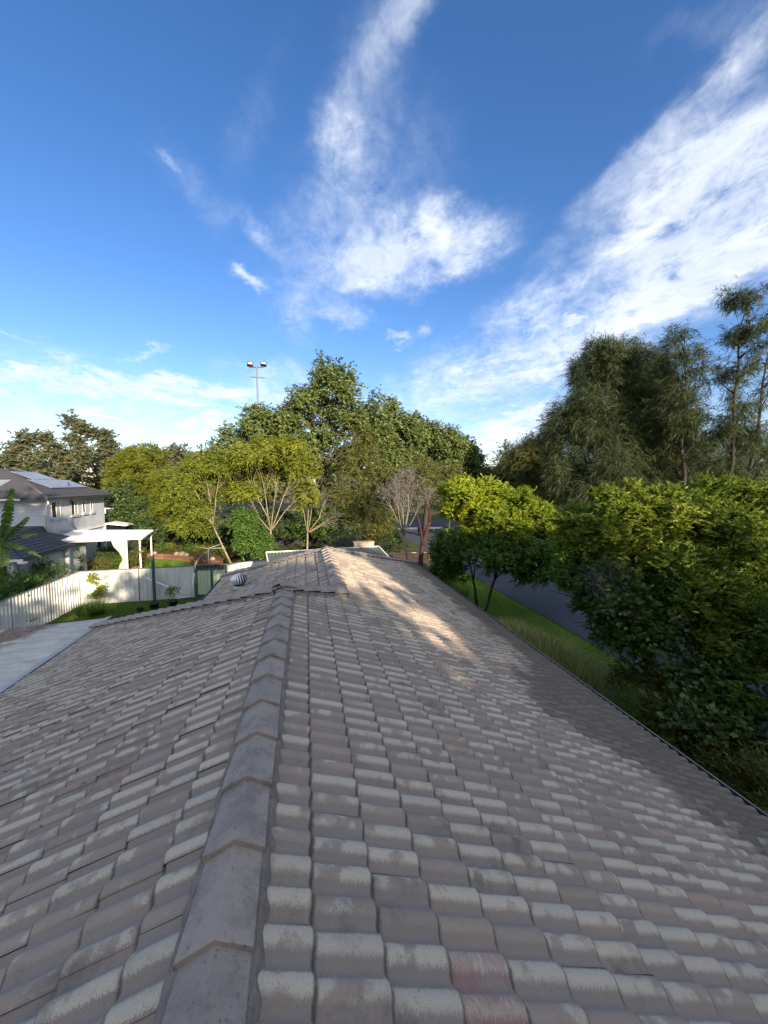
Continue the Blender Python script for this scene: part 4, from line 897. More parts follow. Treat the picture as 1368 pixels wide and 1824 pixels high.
tree('feathery_tree', (-11.4, 40, 0), 'lower golden green feathery tree right of the one behind the pergola', 'tree',
     [(-12.2, 41, 6.2, 2.1, 1.8, 1.9), (-10.6, 40, 4.9, 1.7, 1.6, 1.7), (-12.6, 40, 3.6, 1.8, 1.5, 1.5), (-10.6, 38.6, 2.8, 1.5, 1.2, 1.2), (-9.5, 39.5, 6.0, 1.4, 1.4, 1.5)], M['leaf_gold'], M['bark_dark'], None, .13, n_clump=640, lvb=-.03, **FE)
tree('magnolia_tree', (-17.0, 40.6, 0), 'dark glossy rounded tree beside the far corner of the two storey house', 'tree',
     [(-17.2, 41, 4.6, 1.5, 1.4, 1.7), (-16.0, 41, 3.6, 1.4, 1.4, 1.5), (-17.0, 40.6, 2.7, 1.4, 1.2, 1.2)], M['leaf_dark'], M['bark_dark'], None, .12, n_clump=420, stems=5, lps=6, sl=.35, L=.22, W=.10, up=.4, out=1.0, rnd=.5, droop=.1, cr=.12, lvb=.05)
tree('dark_shrub', (-13.2, 39, 0), 'dark mass of shrubbery under the feathery trees behind the brick edging', 'shrub',
     [(-14.2, 39.5, 1.9, 1.6, 1.2, 1.7), (-12.2, 39, 1.6, 1.7, 1.2, 1.5), (-10.2, 38, 1.4, 1.6, 1.2, 1.4), (-8.2, 37, 1.6, 1.8, 1.2, 1.5), (-6.2, 37, 2.0, 1.8, 1.2, 1.8), (-3.8, 38, 2.6, 2.2, 1.2, 2.0), (-1, 39, 2.4, 2.0, 1.2, 2.0)], M['leaf_dark'], M['bark_dark'], (-11, 39, .8), .07, n_clump=760, stems=5, lps=7, sl=.4, L=.20, W=.09, inner=.3)

ORD = ['first', 'second', 'third', 'fourth', 'fifth', 'sixth', 'seventh', 'eighth', 'ninth', 'tenth', 'eleventh', 'twelfth']
# leafless trees
def twigs(parent, starts, n_, L, mat, r=.006, gen=3, up=.5):
    P = []; D = []; ln = []
    S = np.array(starts); idx = rng.integers(0, len(S), n_); p = S[idx] + rng.normal(size=(n_, 3)) * .12; d_ = norm(rdir(n_) + np.array([0, 0, up]))
    for g_ in range(gen):
        l = L * (.72 ** g_) * rng.uniform(.6, 1.2, len(p)); P.append(p); D.append(d_); ln.append(l)
        t = rng.uniform(.3, 1.0, (len(p), 2)); p = (p[:, None] + d_[:, None] * (l[:, None] * t)[..., None]).reshape(-1, 3); d_ = norm(np.repeat(d_, 2, 0) + rdir(len(p)) * .75)
    P, D, ln = np.concatenate(P), np.concatenate(D), np.concatenate(ln); S_ = norm(np.cross(D, rdir(len(P))))
    return tag(leaves(P, D, S_, ln, np.full(len(P), r * 2.2), rng.uniform(.1, .9, len(P)), 'twigs', mat, parent, True), kind='stuff')
t = thing('leafless_tree', (.0, 33.5, 0), 'thin leafless brown tree with rising bare branches behind the shed', 'tree')
bt = [(-.9, 33, 6.2), (.6, 33, 5.6), (1.6, 33.4, 4.8), (2.6, 33, 3.6), (1.1, 33.4, 6.6), (2.0, 33, 3.0)]
limbs(t, (.05, 33.5, 0), (.1, 33.4, 2.1), bt, .095, M['bark_pale'], sub=6, subl=.6, wig=.12); twigs(t, bt, 70, .7, M['twig'], .010)
t = thing('leafless_tree', (7.15, 26.6, 0), 'grey leafless tree with a haze of fine twigs beside the red barked trunk', 'tree')
bt = [(6.3, 27, 6.4), (5.6, 27, 5.6), (7.2, 27, 6.9), (7.8, 27, 6.2), (6.6, 27, 4.6), (8.6, 27, 5.4), (6.9, 27, 5.6), (6.2, 26.6, 5.8)]
limbs(t, (7.25, 26.6, 0), (6.9, 26.7, 2.6), bt, .085, M['bark_grey'], sub=7, subl=.5, wig=.10); twigs(t, bt, 420, .60, M['twig'], .008)
t = thing('red_bark_tree', (8.55, 27.9, 0), 'tree with a dark red forked trunk standing beside the steel handrail', 'tree')
limbs(t, (8.5, 27.9, 0), (8.7, 28.0, 1.7), [(8.0, 28.2, 5.0)], .20, M['bark_red'], sub=0, rfork=.8); limbs(t, (8.68, 28.0, 1.6), (9.3, 28.1, 3.4), [(9.2, 28.2, 6.2), (8.7, 28.5, 6.4), (10.2, 28.5, 6.2)], .15, M['bark_red'], 'branch', sub=2, rfork=.9)
foliage(t, [(8.9, 29, 7.0, 1.6, 1.5, 1.2), (10.6, 29.5, 6.9, 1.5, 1.4, 1.1), (7.9, 30, 6.2, 1.2, 1.2, 1.0)], M['leaf_olive'], n_clump=330, stems=6, lps=8, sl=.4, L=.18, W=.05, droop=.5, down=.4)

# yellow green street tree
YT = dict(tri=True, stems=7, lps=10, sl=.30, L=.115, W=.052, up=.45, out=.9, rnd=.55, droop=.15, down=.0, fan=1.1, cr=.10, sub=10, subr=.36)
t = thing('yellow_tree', (8.2, 16.8, 0), 'bright yellow green street tree leaning over the grass beside the gutter', 'tree')
limbs(t, (8.25, 17.2, 0), (7.9, 17.1, 1.6), [(7.0, 17, 5.3), (7.6, 17.4, 3.4), (8.4, 17, 5.0)], .085, M['bark_dark']); limbs(t, (8.05, 16.3, 0), (8.75, 16.6, 1.8), [(9.6, 16.6, 3.2), (10.2, 16.8, 4.6), (11.2, 16.4, 3.4), (8.9, 16.6, 5.2)], .08, M['bark_dark'], 'branch')
foliage(t, [(6.9, 17, 5.75, 1.15, 1.0, .70), (8.3, 17, 5.9, 1.0, 1.0, .62), (7.6, 17.2, 4.9, 1.3, 1.2, .8)], M['leaf_yellow'], n_clump=560, lvb=.16, **YT)
foliage(t, [(9.6, 17, 5.3, 1.15, 1.1, .85), (10.6, 16.8, 4.6, 1.2, 1.1, .75), (8.8, 16.6, 4.2, 1.5, 1.2, .9), (11.6, 16.6, 3.5, 1.3, 1.1, .65)], M['leaf_yellow'], n_clump=800, lvb=-.06, **YT)
foliage(t, [(9.9, 16.2, 3.1, 1.7, 1.2, .85), (8.4, 16.0, 2.9, 1.3, 1.1, .9), (7.0, 17.4, 3.2, 1.0, 1.0, 1.0), (10.6, 15.8, 2.3, 1.2, 1.0, .6), (6.8, 17.6, 1.9, .8, .8, .9)], M['leaf_green'], n_clump=980, lvb=-.02, **YT)

# near bushes on the right
BU = dict(tri=True, stems=7, lps=10, sl=.30, L=.100, W=.050, up=.40, out=.95, rnd=.5, droop=.20, fan=1.1, cr=.08, sub=10, subr=.40, low=-.6)
t = thing('bush_tree', (9.1, 8.9, 0), 'large yellow green bush tree with vine leaves at its left side, by the road', 'tree')
limbs(t, (9.3, 8.6, 0), (9.4, 8.7, 1.3), [(8.3, 9.4, 4.6), (10.2, 9.2, 4.6), (9.0, 8.6, 4.2), (7.4, 9.6, 3.4), (9.7, 8.1, 3.4)], .13, M['bark_dark'], sub=4)
foliage(t, [(8.5, 9.5, 5.15, 1.15, 1.2, .72), (9.8, 9.3, 5.3, 1.2, 1.1, .75), (8.0, 9.8, 4.75, .65, .9, .42), (9.0, 8.7, 4.3, 1.1, 1.0, .8), (8.3, 9.4, 5.95, .28, .3, .22), (9.1, 9.3, 6.05, .25, .3, .25), (10.3, 9.3, 6.0, .35, .3, .25), (7.5, 9.9, 5.15, .25, .3, .15)], M['leaf_bush'], n_clump=1000, lvb=.10, **BU)
foliage(t, [(10.2, 8.3, 3.8, 1.1, .9, .8), (9.5, 7.6, 3.5, .9, .8, .6), (9.9, 7.2, 2.6, .8, .8, .6)], M['leaf_bush'], n_clump=480, lvb=.0, **BU)
foliage(t, [(7.9, 9.5, 3.7, .7, .8, .7), (8.0, 9.4, 2.9, .5, .6, .6), (8.7, 8.8, 2.3, .8, .7, .7), (8.7, 8.6, 3.1, .9, .8, .8)], M['leaf_green'], n_clump=620, lvb=-.12, **BU)
foliage(t, [(8.2, 8.5, 3.2, 1.0, .5, 1.1), (9.2, 8.1, 2.4, 1.2, .6, 1.0), (10.6, 7.6, 3.1, .8, .5, .8)], M['leaf_dark'], n_clump=330, stems=3, lps=4, sl=.30, L=.13, W=.10, lvb=.22, name='vine', droop=.8)
twigs(t, [(7.9, 8.75, 4.05), (8.2, 8.6, 3.8), (7.7, 8.8, 3.6), (8.05, 8.5, 3.35), (8.35, 8.4, 3.1), (7.6, 8.9, 3.9)], 700, .26, M['twig'], .0028, 3, .0)
t = thing('bush_tree', (12.6, 8.8, 0), 'tall yellow green bush tree at the right edge of the picture, against the dark she-oaks', 'tree')
limbs(t, (12.5, 8.6, 0), (12.4, 8.6, 1.4), [(12.0, 9, 4.6), (13.6, 8.8, 4.6), (11.3, 8, 3.0), (12.9, 7.4, 3.0)], .13, M['bark_dark'], sub=4)
foliage(t, [(11.6, 9.2, 5.3, 1.2, 1.1, .8), (13.1, 9.0, 5.35, 1.3, 1.2, .8), (14.4, 8.6, 5.0, 1.2, 1.1, .9), (12.4, 8.2, 4.3, 1.4, 1.0, .9), (11.3, 8.3, 4.5, .9, .9, .7), (11.5, 9.1, 6.15, .3, .3, .3), (12.7, 9.0, 6.2, .35, .3, .25), (13.8, 8.8, 6.0, .4, .3, .2)], M['leaf_bush'], n_clump=1150, lvb=.03, **BU)
foliage(t, [(11.9, 7.4, 3.1, 1.2, .9, .9), (13.2, 7.4, 3.2, 1.2, .9, 1.0), (12.4, 7.0, 2.0, 1.3, .9, .9)], M['leaf_bush'], n_clump=480, lvb=-.1, **BU)
t = thing('bush_tree', (10.4, 5.6, 0), 'shaded green bush nearest the camera at the lower right, beyond the gutter', 'tree')
limbs(t, (10.3, 5.8, 0), (10.2, 5.8, .9), [(10, 5.8, 2.6), (10.9, 5.2, 2.5), (9.4, 5.2, 1.4)], .09, M['bark_dark'], sub=4)
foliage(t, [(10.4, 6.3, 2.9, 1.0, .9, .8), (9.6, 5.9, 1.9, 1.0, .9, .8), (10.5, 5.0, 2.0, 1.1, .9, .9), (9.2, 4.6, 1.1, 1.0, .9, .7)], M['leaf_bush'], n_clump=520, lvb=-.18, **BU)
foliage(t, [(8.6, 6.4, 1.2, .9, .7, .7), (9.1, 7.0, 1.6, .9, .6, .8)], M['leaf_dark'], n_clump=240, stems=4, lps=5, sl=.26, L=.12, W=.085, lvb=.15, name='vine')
DK = dict(BU); DK.update(L=.085, W=.040)
t = thing('low_shrub', (7.9, 4.0, 0), 'dark low shrub hugging the house wall below the gutter at the lower right', 'shrub')
limbs(t, (7.8, 4.0, 0), (7.8, 4.0, .5), [(7.4, 4.0, 1.2), (8.2, 3.4, 1.1)], .05, M['bark_dark'])
foliage(t, [(7.4, 4.4, .9, .9, .9, .7), (8.1, 3.6, 1.0, 1.0, .9, .7), (7.2, 3.1, .8, .9, .9, .7), (8.4, 5.1, .8, .8, .8, .6), (7.0, 2.0, .8, .9, 1.0, .7), (8.3, 2.2, 1.0, 1.0, 1.0, .8)], M['leaf_olive'], n_clump=620, lvb=-.15, inner=.3, **DK)
t = thing('low_shrub', (9.0, 7.7, 0), 'brownish green low shrub between the strappy clumps and the large bush tree', 'shrub')
limbs(t, (9.0, 7.7, 0), (9.0, 7.7, .5), [(8.8, 7.9, 1.1), (9.4, 7.4, 1.0)], .05, M['bark_dark'])
foliage(t, [(8.9, 8.3, 1.1, .8, .7, .5), (9.4, 7.7, 1.0, .9, .8, .6), (8.3, 7.0, .7, .7, .7, .5), (8.1, 6.1, .6, .8, .8, .5)], M['leaf_olive'], n_clump=460, lvb=.05, **DK)

# she-oaks
CA = dict(stems=9, lps=5, sl=.75, L=.62, W=.040, up=.35, out=.7, rnd=.6, droop=.45, down=.75, fan=.25, cr=.30, tri=True, tipy=.2)
tree('she_oak_tree', (28.6, 32.5, 0), 'broad dense dark she-oak with drooping needles behind the grass strip', 'tree',
     [(29.6, 32, 17.6, 2.3, 2.2, 2.6), (26.9, 32, 16.4, 2.2, 2.4, 3.2), (24.6, 32, 12.2, 2.1, 2.4, 3.2), (26.8, 32, 11.6, 2.8, 2.2, 3.6), (30.0, 31.5, 12.0, 3.4, 2.8, 4.0), (27.6, 31, 7.0, 4.0, 3.0, 4.4), (23.6, 32.4, 7.6, 1.8, 2.0, 2.8), (26.0, 31, 2.8, 3.0, 2.2, 2.6)], M['leaf_casu'], M['bark_dark'], None, .35, n_clump=3300, inner=.3, lvb=-.04, **CA)
tree('she_oak_tree', (33.6, 33, 0), 'second dense she-oak right of the broad one, brownish in its lower crown', 'tree',
     [(33.2, 33, 16.2, 2.4, 2.3, 3.0), (31.6, 32.5, 14.0, 1.8, 1.8, 2.6), (35.0, 33, 11.5, 2.6, 2.4, 3.6), (34.4, 32, 6.5, 3.4, 2.6, 4.2), (31.4, 29.5, 12.2, 1.9, 1.7, 2.4), (32.6, 30, 8.4, 2.4, 2.0, 3.0)], M['leaf_casu'], M['bark_dark'], None, .3, n_clump=2100, inner=.25, lvb=.04, **CA)
tree('she_oak_tree', (22.4, 36, 0), 'smaller brownish she-oak at the left shoulder of the dark group', 'tree',
     [(22.2, 36, 8.2, 1.9, 2.0, 2.4), (24.0, 36, 9.0, 2.0, 2.0, 2.8), (23.0, 35, 4.6, 2.6, 2.0, 2.8)], M['leaf_olive'], M['bark_dark'], None, .2, n_clump=900, lvb=-.15, **CA)
def sparse_casu(base, top, label, lean, n_, seed):
    t = thing('she_oak_tree', base, label, 'tree'); r = random.Random(seed); b = Vector(base); tp = Vector(top)
    tg = []; m_ = MB(); pts = [b.lerp(tp, i / 8) + Vector((r.gauss(0, .18), r.gauss(0, .18), 0)) for i in range(9)]; m_.tube(pts, [.22 * (1 - .11 * i) for i in range(9)], 8)
    for i in range(n_):
        f = r.uniform(.22, .97); p = b.lerp(tp, f); a = r.uniform(0, 2*math.pi); l = (1.35 - f) * r.uniform(1.6, 3.4)
        e = p + Vector((math.cos(a) * l * .75, math.sin(a) * l * .75, l * r.uniform(.5, 1.0))); m_.tube([p, p.lerp(e, .5) + Vector((0, 0, .1)), e], [.06, .04, .015], 5); tg.append((p.lerp(e, .92), .85)); tg.append((p.lerp(e, .55), .6))
    m_.build('trunk', M['bark_dark'], t)
    foliage(t, [(c.x, c.y, c.z, s, s, s * .9) for c, s in tg], M['leaf_casu'], n_clump=len(tg) * 6, sub=5, **{**CA, 'sl': .6, 'L': .50, 'cr': .2})
sparse_casu((31.6, 27, 0), (30.6, 27, 19.0), 'thin open she-oak with a single straight stem, leftmost of the sparse trio', 0, 26, 3)
sparse_casu((34.2, 26, 0), (35.4, 26, 21.6), 'tallest open she-oak of the sparse trio with sky showing through its branches', 0, 34, 4)
sparse_casu((36.4, 26.5, 0), (38.6, 26, 19.6), 'open she-oak at the right edge of the picture leaning outward', 0, 28, 5)
tree('dark_tree', (42, 37, 0), 'dark reddish tree low behind the sparse she-oaks at the right edge', 'tree', [(41, 37, 5.6, 4, 3, 5.0), (47, 37, 6.6, 4, 3, 5.4), (36.5, 37, 5.4, 3.0, 2.4, 5.0), (44, 36, 9.0, 3.0, 2.4, 3.0), (52, 36, 7, 4, 3, 6)], M['leaf_casu'], M['bark_dark'], None, .3, n_clump=1300, lvb=-.1, **CA)
# middle distance
MD = dict(stems=5, lps=6, sl=.8, L=.42, W=.17, up=.3, out=.7, rnd=.8, droop=.2, cr=.3)
tree('dark_tree', (26.4, 47, 0), 'dark round tree across the road, left of the strip of tree trunks', 'tree', [(26.5, 47, 6.2, 2.6, 2.4, 2.4), (29.4, 47.5, 5.6, 2.4, 2.2, 2.2), (24.2, 47, 4.6, 2.2, 2, 2.0), (27.8, 46, 3.6, 2.8, 2, 1.8)], M['leaf_dark'], M['bark_dark'], None, .2, n_clump=460, lvb=.12, **MD)
for i, (x, y, h) in enumerate([(37.5, 60, 7.5), (39, 66, 8), (40.5, 62, 7.0), (42, 69, 8.5), (43.5, 60.5, 8.0), (46.5, 62, 7.4), (50, 64, 8.0)]):
    t = thing('grove_tree', (x, y, 0), 'slender tree in the shady grove beyond the sunlit grass, %s from the left' % ORD[i], 'tree', 'slender trees in the grove beyond the grass')
    b = MB(); b.tube([(x, y, 0), (x + .2, y, 2), (x + .1, y, h - 2)], [.14, .11, .06], 7); b.build('trunk', M['bark_pale' if i % 2 else 'bark_dark'], t)
    foliage(t, [(x, y, h - 2.2, 2.3, 2.2, 2.0), (x + .8, y, h - 3.4, 1.9, 1.8, 1.2)], M['leaf_olive'], n_clump=90, lvb=-.1, **MD)
for i in range(9):
    x, y = 36 + i * 1.25, 56.5 + (i % 3) * 1.6
    t = thing('sapling', (x, y, 0), 'thin sapling stem at the edge of the grove, %s from the left' % ORD[i], 'tree', 'sapling stems along the edge of the grove')
    b = MB(); b.tube([(x, y, 0), (x + .1, y, 1.5), (x - .05, y, 4)], [.10, .08, .04], 6); b.build('trunk', M['bark_pale' if i % 3 else 'bark_dark'], t)
    foliage(t, [(x, y, 4.0, .9, .8, .9)], M['leaf_olive'], n_clump=16, **MD)
FT = dict(tri=True, stems=5, lps=5, sl=1.3, L=.75, W=.32, up=.3, out=.7, rnd=.8, droop=.2, cr=.5)
for (x, y, h, rr, lb) in ((-38, 76, 17.6, 1.5, 'tall wispy gum tree above the wood, right of the two storey house roof'), (-33.5, 78, 15.6, 1.4, 'tall gum tree with bare lower stems beside the feathery tree at the left'), (-46.5, 76, 14.6, 1.2, 'wispy gum tree directly behind the two storey house roof'), (-42.8, 77, 14.4, 1.3, 'smaller wispy gum tree between the two taller ones at the left')):
    t = thing('tall_gum_tree', (x, y, 0), lb, 'tree'); lob = [(x + random.uniform(-1.8, 1.8), y + random.uniform(-1, 1), h - 1.0 - k * 1.7, rr * random.uniform(.6, 1), rr * .7, 1.0) for k in range(5)]
    limbs(t, (x, y, 0), (x, y, h * .45), [(l[0], l[1], l[2]) for l in lob], .14, M['bark_dark'], sub=3)
    foliage(t, lob, M['leaf_far'], n_clump=170, **{**FT, 'L': .55, 'W': .3, 'sl': .8, 'cr': .4})
tree('round_dark_tree', (-25, 84, 0), 'distant dark round tree peeking between the feathery tree and the acacias', 'tree', [(-25, 84, 10.2, 3.6, 3, 2.6), (-22, 84, 8.5, 3.4, 3, 2.6), (-28, 84, 7, 4, 3, 3)], M['leaf_far'], M['bark_dark'], None, .3, n_clump=260, **FT)
# far woods
lob = []
for i in range(58):
    x = -150 + i * 2.6 + random.uniform(-1, 1); yy = 96 + random.uniform(-7, 8); h = random.uniform(12.6, 15.6)
    lob += [(x, yy, h * .62, 3.4, 3, h * .40), (x + 1, yy - 3, h * .30, 3.4, 3, h * .30)]
tag(foliage(None, lob, M['leaf_far'], n_clump=5200, name='distant_wood', inner=.3, **FT), 'grey green wood across the horizon behind the playing field at the left', 'wood', kind='stuff')
lob = []
for i in range(34):
    x = 4 + i * 3.0 + random.uniform(-1, 1); yy = 92 + random.uniform(-6, 10) - max(0, i - 16) * .8; h = random.uniform(11.5, 17.0) if 12 < i < 24 else random.uniform(9, 13)
    lob += [(x, yy, h * .62, 3.2, 3, h * .40), (x + 1, yy - 3, h * .30, 3.2, 3, h * .30)]
tag(foliage(None, lob, M['leaf_far'], n_clump=3000, name='distant_wood', inner=.3, lvb=-.1, **FT), 'hazy wood closing the view behind the road and the grove at the right', 'wood', kind='stuff')

# trees added out of view, heights and gap shaped to shade the roof
SH = dict(stems=5, lps=5, sl=1.2, L=.60, W=.34, up=.2, out=.6, rnd=.9, droop=.2, cr=.45, inner=.35)
rng = np.random.default_rng(77); random.seed(7)
BT = [(-13, 20, 3), (-9, 21, 2.8), (-5.5, 21, 2.6), (-1.9, 20.8, 2.2), (1.4, 12.4, 1.6), (4.6, 13.4, 2.6), (7.75, 16.0, 2.2), (11.0, 11.0, 1.3), (14.1, 15.6, 2.2), (18.6, 13.2, 2.2), (22.5, 12.6, 2.6), (27, 14.5, 3)]
for i, (x, h, rr) in enumerate(BT):
    t = thing('added_shade_tree', (x, -20, 0), 'unseen tree added behind the camera for shade, %s from the left end of the row' % ORD[i], 'tree', 'unseen trees added behind the camera for shade')
    limbs(t, (x, -20, 0), (x, -20, h * .35), [(x - 1, -20, h * .7), (x + 1, -20, h * .75)], .3, M['bark_dark'], sub=2)
    foliage(t, [(x, -20, h - 3.0, rr, 2.2, 3.0), (x - .3, -19.6, h * .5, rr, 2.2, h * .3), (x + .8, -21.5, h * .62, rr * .9, 2.0, h * .28)], M['leaf_dark'], n_clump=int(420 * rr / 3), sub=8, **SH)

# fallen leaves caught on the tiles
n_ = 420; cen = np.array([(-3.1, 3.3), (-2.6, 4.6), (4.9, 4.5), (4.6, 7.0), (-4.6, 8.0)]); P = cen[rng.integers(0, 5, n_)] + rng.normal(size=(n_, 2)) * np.array([.45, 1.3])
P[:, 0] = np.clip(P[:, 0], -5.3, 5.3); P[:, 1] = np.clip(P[:, 1], .6, 6.0 + 4 * (P[:, 0] > 1))
zl_ = ZR - TT * np.abs(P[:, 0] - XR) + .052 + .03 * rng.random(n_); P = np.concatenate([P, zl_[:, None]], 1); D = norm(rdir(n_) * np.array([1, 1, .25])); S_ = norm(np.cross(D, norm(rdir(n_) * .3 + np.array([0, 0, 1.0]))))
tag(leaves(P, D, S_, rng.uniform(.025, .055, n_), np.full(n_, .016), rng.random(n_), 'fallen_leaves', M['dead_leaf'], None), 'dry brown fallen leaves scattered in patches over the roof tiles', 'leaves', kind='stuff')
# grass and strappy plants
def blades(parent, C, R_, n_, h, wd, name, mat, lvb=0.0, spread=.9):
    """curved three-segment blades rising from a clump"""
    a = rng.uniform(0, 2*np.pi, n_); r = R_ * np.sqrt(rng.random(n_)) * .45; base = np.array(C) + np.stack([np.cos(a) * r, np.sin(a) * r, np.zeros(n_)], 1)
    lean = rng.uniform(.1, spread, n_); H = h * rng.uniform(.6, 1.15, n_); hd = np.stack([np.cos(a), np.sin(a), np.zeros(n_)], 1); hd = norm(hd + .5 * rng.normal(size=(n_, 3)) * np.array([1, 1, 0])); sd_ = np.stack([-hd[:, 1], hd[:, 0], np.zeros(n_)], 1)
    Vs = []
    for t in (0, .4, .75, 1.0):
        p = base + hd * (H * lean * t ** 1.6)[:, None] + np.array([0, 0, 1.0]) * (H * (t - .42 * lean * t ** 3))[:, None]; w_ = wd * (1 - t * .92)
        Vs += [p - sd_ * w_, p + sd_ * w_]
    V = np.stack(Vs, 1).reshape(-1, 3); f = np.array([[0, 1, 3, 2], [2, 3, 5, 4], [4, 5, 7, 6]]); F = (f[None] + (np.arange(n_) * 8)[:, None, None]).reshape(-1, 4).astype(np.int32)
    lv = np.repeat(np.clip(.4 + lvb + rng.normal(0, .2, n_), 0, 1), 3)
    return arr_mesh(name, V, F, mat, parent, {'lv': ('FACE', lv)})
for i, (x, y, s) in enumerate([(7.95, 14.2, .8), (8.1, 13.3, .95), (7.75, 12.6, 1.0), (8.25, 11.9, 1.05), (7.85, 11.1, 1.1), (8.2, 10.3, 1.1), (7.8, 9.6, 1.0)]):
    tag(blades(None, (x, y, 0), 1.2, 760, 1.0 * s, .022, 'strappy_clump', M['blade'], .30, 1.25), 'pale tipped strappy clump beside the near lawn, %s from the row\'s far end' % ORD[i], 'plant', 'strappy clumps beside the near lawn')
for i, (x, y, s) in enumerate([(7.7, 22.6, .9), (7.9, 21.5, 1.0), (7.6, 20.4, 1.0), (8.0, 19.3, .9)]):
    tag(blades(None, (x, y, 0), 1.1, 420, 1.1 * s, .014, 'strappy_clump', M['grassblade'], -.1), 'dark strappy clump by the far roof corner, %s from its row\'s far end' % ORD[i], 'plant', 'strappy clumps beyond the yellow tree')
def turf(x0, x1, y0, y1, n_, h, name, lab, mat, keep=None):
    P = np.stack([rng.uniform(x0, x1, n_), rng.uniform(y0, y1, n_), np.zeros(n_)], 1)
    pn = np.sin(P[:, 0] * 2.1 + np.sin(P[:, 1] * 1.3)) * np.cos(P[:, 1] * 1.7); D = norm(rdir(n_) * .5 + np.array([0, 0, 1.0])); S_ = norm(np.cross(D, rdir(n_)))
    return tag(leaves(P, D, S_, h * rng.uniform(.5, 1.4, n_) * (1 + .3 * pn), np.full(n_, h * .16), .42 + .12 * pn + rng.normal(0, .16, n_), name, mat, None, True), lab, 'grass', kind='stuff')
turf(5.6, 11.0, 8.5, 25, 52000, .085, 'verge_grass', 'short green grass on the verge between the house and the road', M['grassblade'])
turf(-11.4, -5.8, 18.5, 22.3, 16000, .11, 'yard_grass', 'patchy grass along the foot of the back fence', M['grassblade'])
turf(-13.0, -6.5, 26, 35.5, 14000, .07, 'lawn_grass', 'short lawn inside the brick edged garden next door', M['grassblade'])

tag(blades(None, (-10.25, 20.6, 0), 1.1, 420, .75, .026, 'agapanthus_clump', M['leaf_green'], .0, 1.1), 'dark green strappy clump at the foot of the yellow leafed shrub by the fence', 'plant')
t = thing('yellow_shrub', (-10.55, 21.7, 0), 'thin upright shrub with yellow leaves against the fence corner', 'shrub')
limbs(t, (-10.5, 21.7, 0), (-10.5, 21.7, .6), [(-10.65, 21.7, 1.85), (-10.2, 21.7, 1.1), (-10.3, 21.6, .8)], .02, M['bark_grey'], sub=2)
foliage(t, [(-10.65, 21.7, 1.5, .16, .16, .45), (-10.2, 21.65, 1.0, .18, .18, .28), (-10.5, 21.6, .75, .3, .2, .25)], M['leaf_yellow'], n_clump=70, stems=3, lps=5, sl=.12, L=.10, W=.055, cr=.03, lvb=.3)
def pot(x, y, r, h, label, mat, plant=None, z=0, name='plant_pot'):
    p = thing(name, (x, y, z), label, 'pot'); b = MB(); b.lathe((x, y, z), [(r*.75, 0), (r*.95, h*.9), (r*1.06, h*.9), (r*1.06, h), (r*.92, h), (r*.9, h*.88)], 14, False); b.add([(x + r*.74*math.cos(a*.5236), y + r*.74*math.sin(a*.5236), z + .004) for a in range(12)], [tuple(range(12))]); b.build('body', mat, p)
    s = MB(); s.add([(x + r*.9*math.cos(a*.5236), y + r*.9*math.sin(a*.5236), z + h*.86) for a in range(12)], [tuple(range(12))]); s.build('soil', M['soil'], p)
    return p
pot(-7.6, 21.0, .22, .34, 'wide black pot of bare soil in front of the tall green post', M['black_plastic'])
p = pot(-6.8, 21.25, .21, .33, 'black pot holding a small pale bushy plant before the white pipes', M['black_plastic'])
pl = thing('potted_bush', (-6.8, 21.25, .29), 'small pale green bush growing in the black pot before the white pipes', 'plant'); limbs(pl, (-6.8, 21.25, .28), (-6.8, 21.25, .45), [(-6.95, 21.25, .8), (-6.6, 21.25, .8), (-6.8, 21.2, .9)], .015, M['bark_pale'], sub=2)
foliage(pl, [(-6.8, 21.25, .75, .30, .28, .28)], M['leaf_green'], n_clump=80, stems=4, lps=5, sl=.14, L=.06, W=.02, cr=.04, lvb=.3)
pot(-8.15, 20.75, .15, .22, 'smallest dark brown pot left of the two black pots', M['soil'])
pot(-11.85, 29.9, .30, .42, 'orange terracotta pot beside the right hand pergola posts', M['terracotta'])
pl = thing('potted_bush', (-11.85, 29.9, .36), 'reddish green bush spilling from the terracotta pot by the pergola', 'plant'); foliage(pl, [(-12.0, 30.0, 1.0, .45, .4, .6)], M['leaf_olive'], n_clump=90, stems=4, lps=6, sl=.25, L=.12, W=.04)
# things under the pergola
st = thing('plant_stand', (-15.4, 29.3, 0), 'dark metal plant stand with two shelves under the left of the pergola', 'stand')
for z in (.5, 1.15): b = MB(); b.box((-15.9, 29.15, z), (-14.9, 29.5, z + .03)); b.build('shelf', M['dark_metal'], st)
for x in (-15.9, -14.93): b = MB(); b.box((x, 29.1, 0), (x + .03, 29.14, 1.6)); b.box((x, 29.51, 0), (x + .03, 29.55, 1.6)); b.build('leg', M['dark_metal'], st)
for i, (x, z, mt, lb) in enumerate([(-15.65, 1.18, 'white_paint', 'white pot on the top shelf of the plant stand'), (-15.15, 1.18, 'terracotta', 'terracotta pot on the top shelf of the plant stand'), (-15.6, .53, 'stone', 'stone coloured pot on the lower shelf of the plant stand'), (-15.1, .53, 'black_plastic', 'black pot on the lower shelf of the plant stand')]):
    pot(x, 29.32, .13, .24, lb, M[mt], z=z)
    q_ = thing('potted_bush', (x, 29.32, z + .2), 'small green plant growing in the ' + lb.split(' shelf')[0] + ' shelf', 'plant'); foliage(q_, [(x, 29.32, z + .38, .17, .15, .16)], M['leaf_green'], n_clump=16, stems=3, lps=5, sl=.12, L=.09, W=.04)
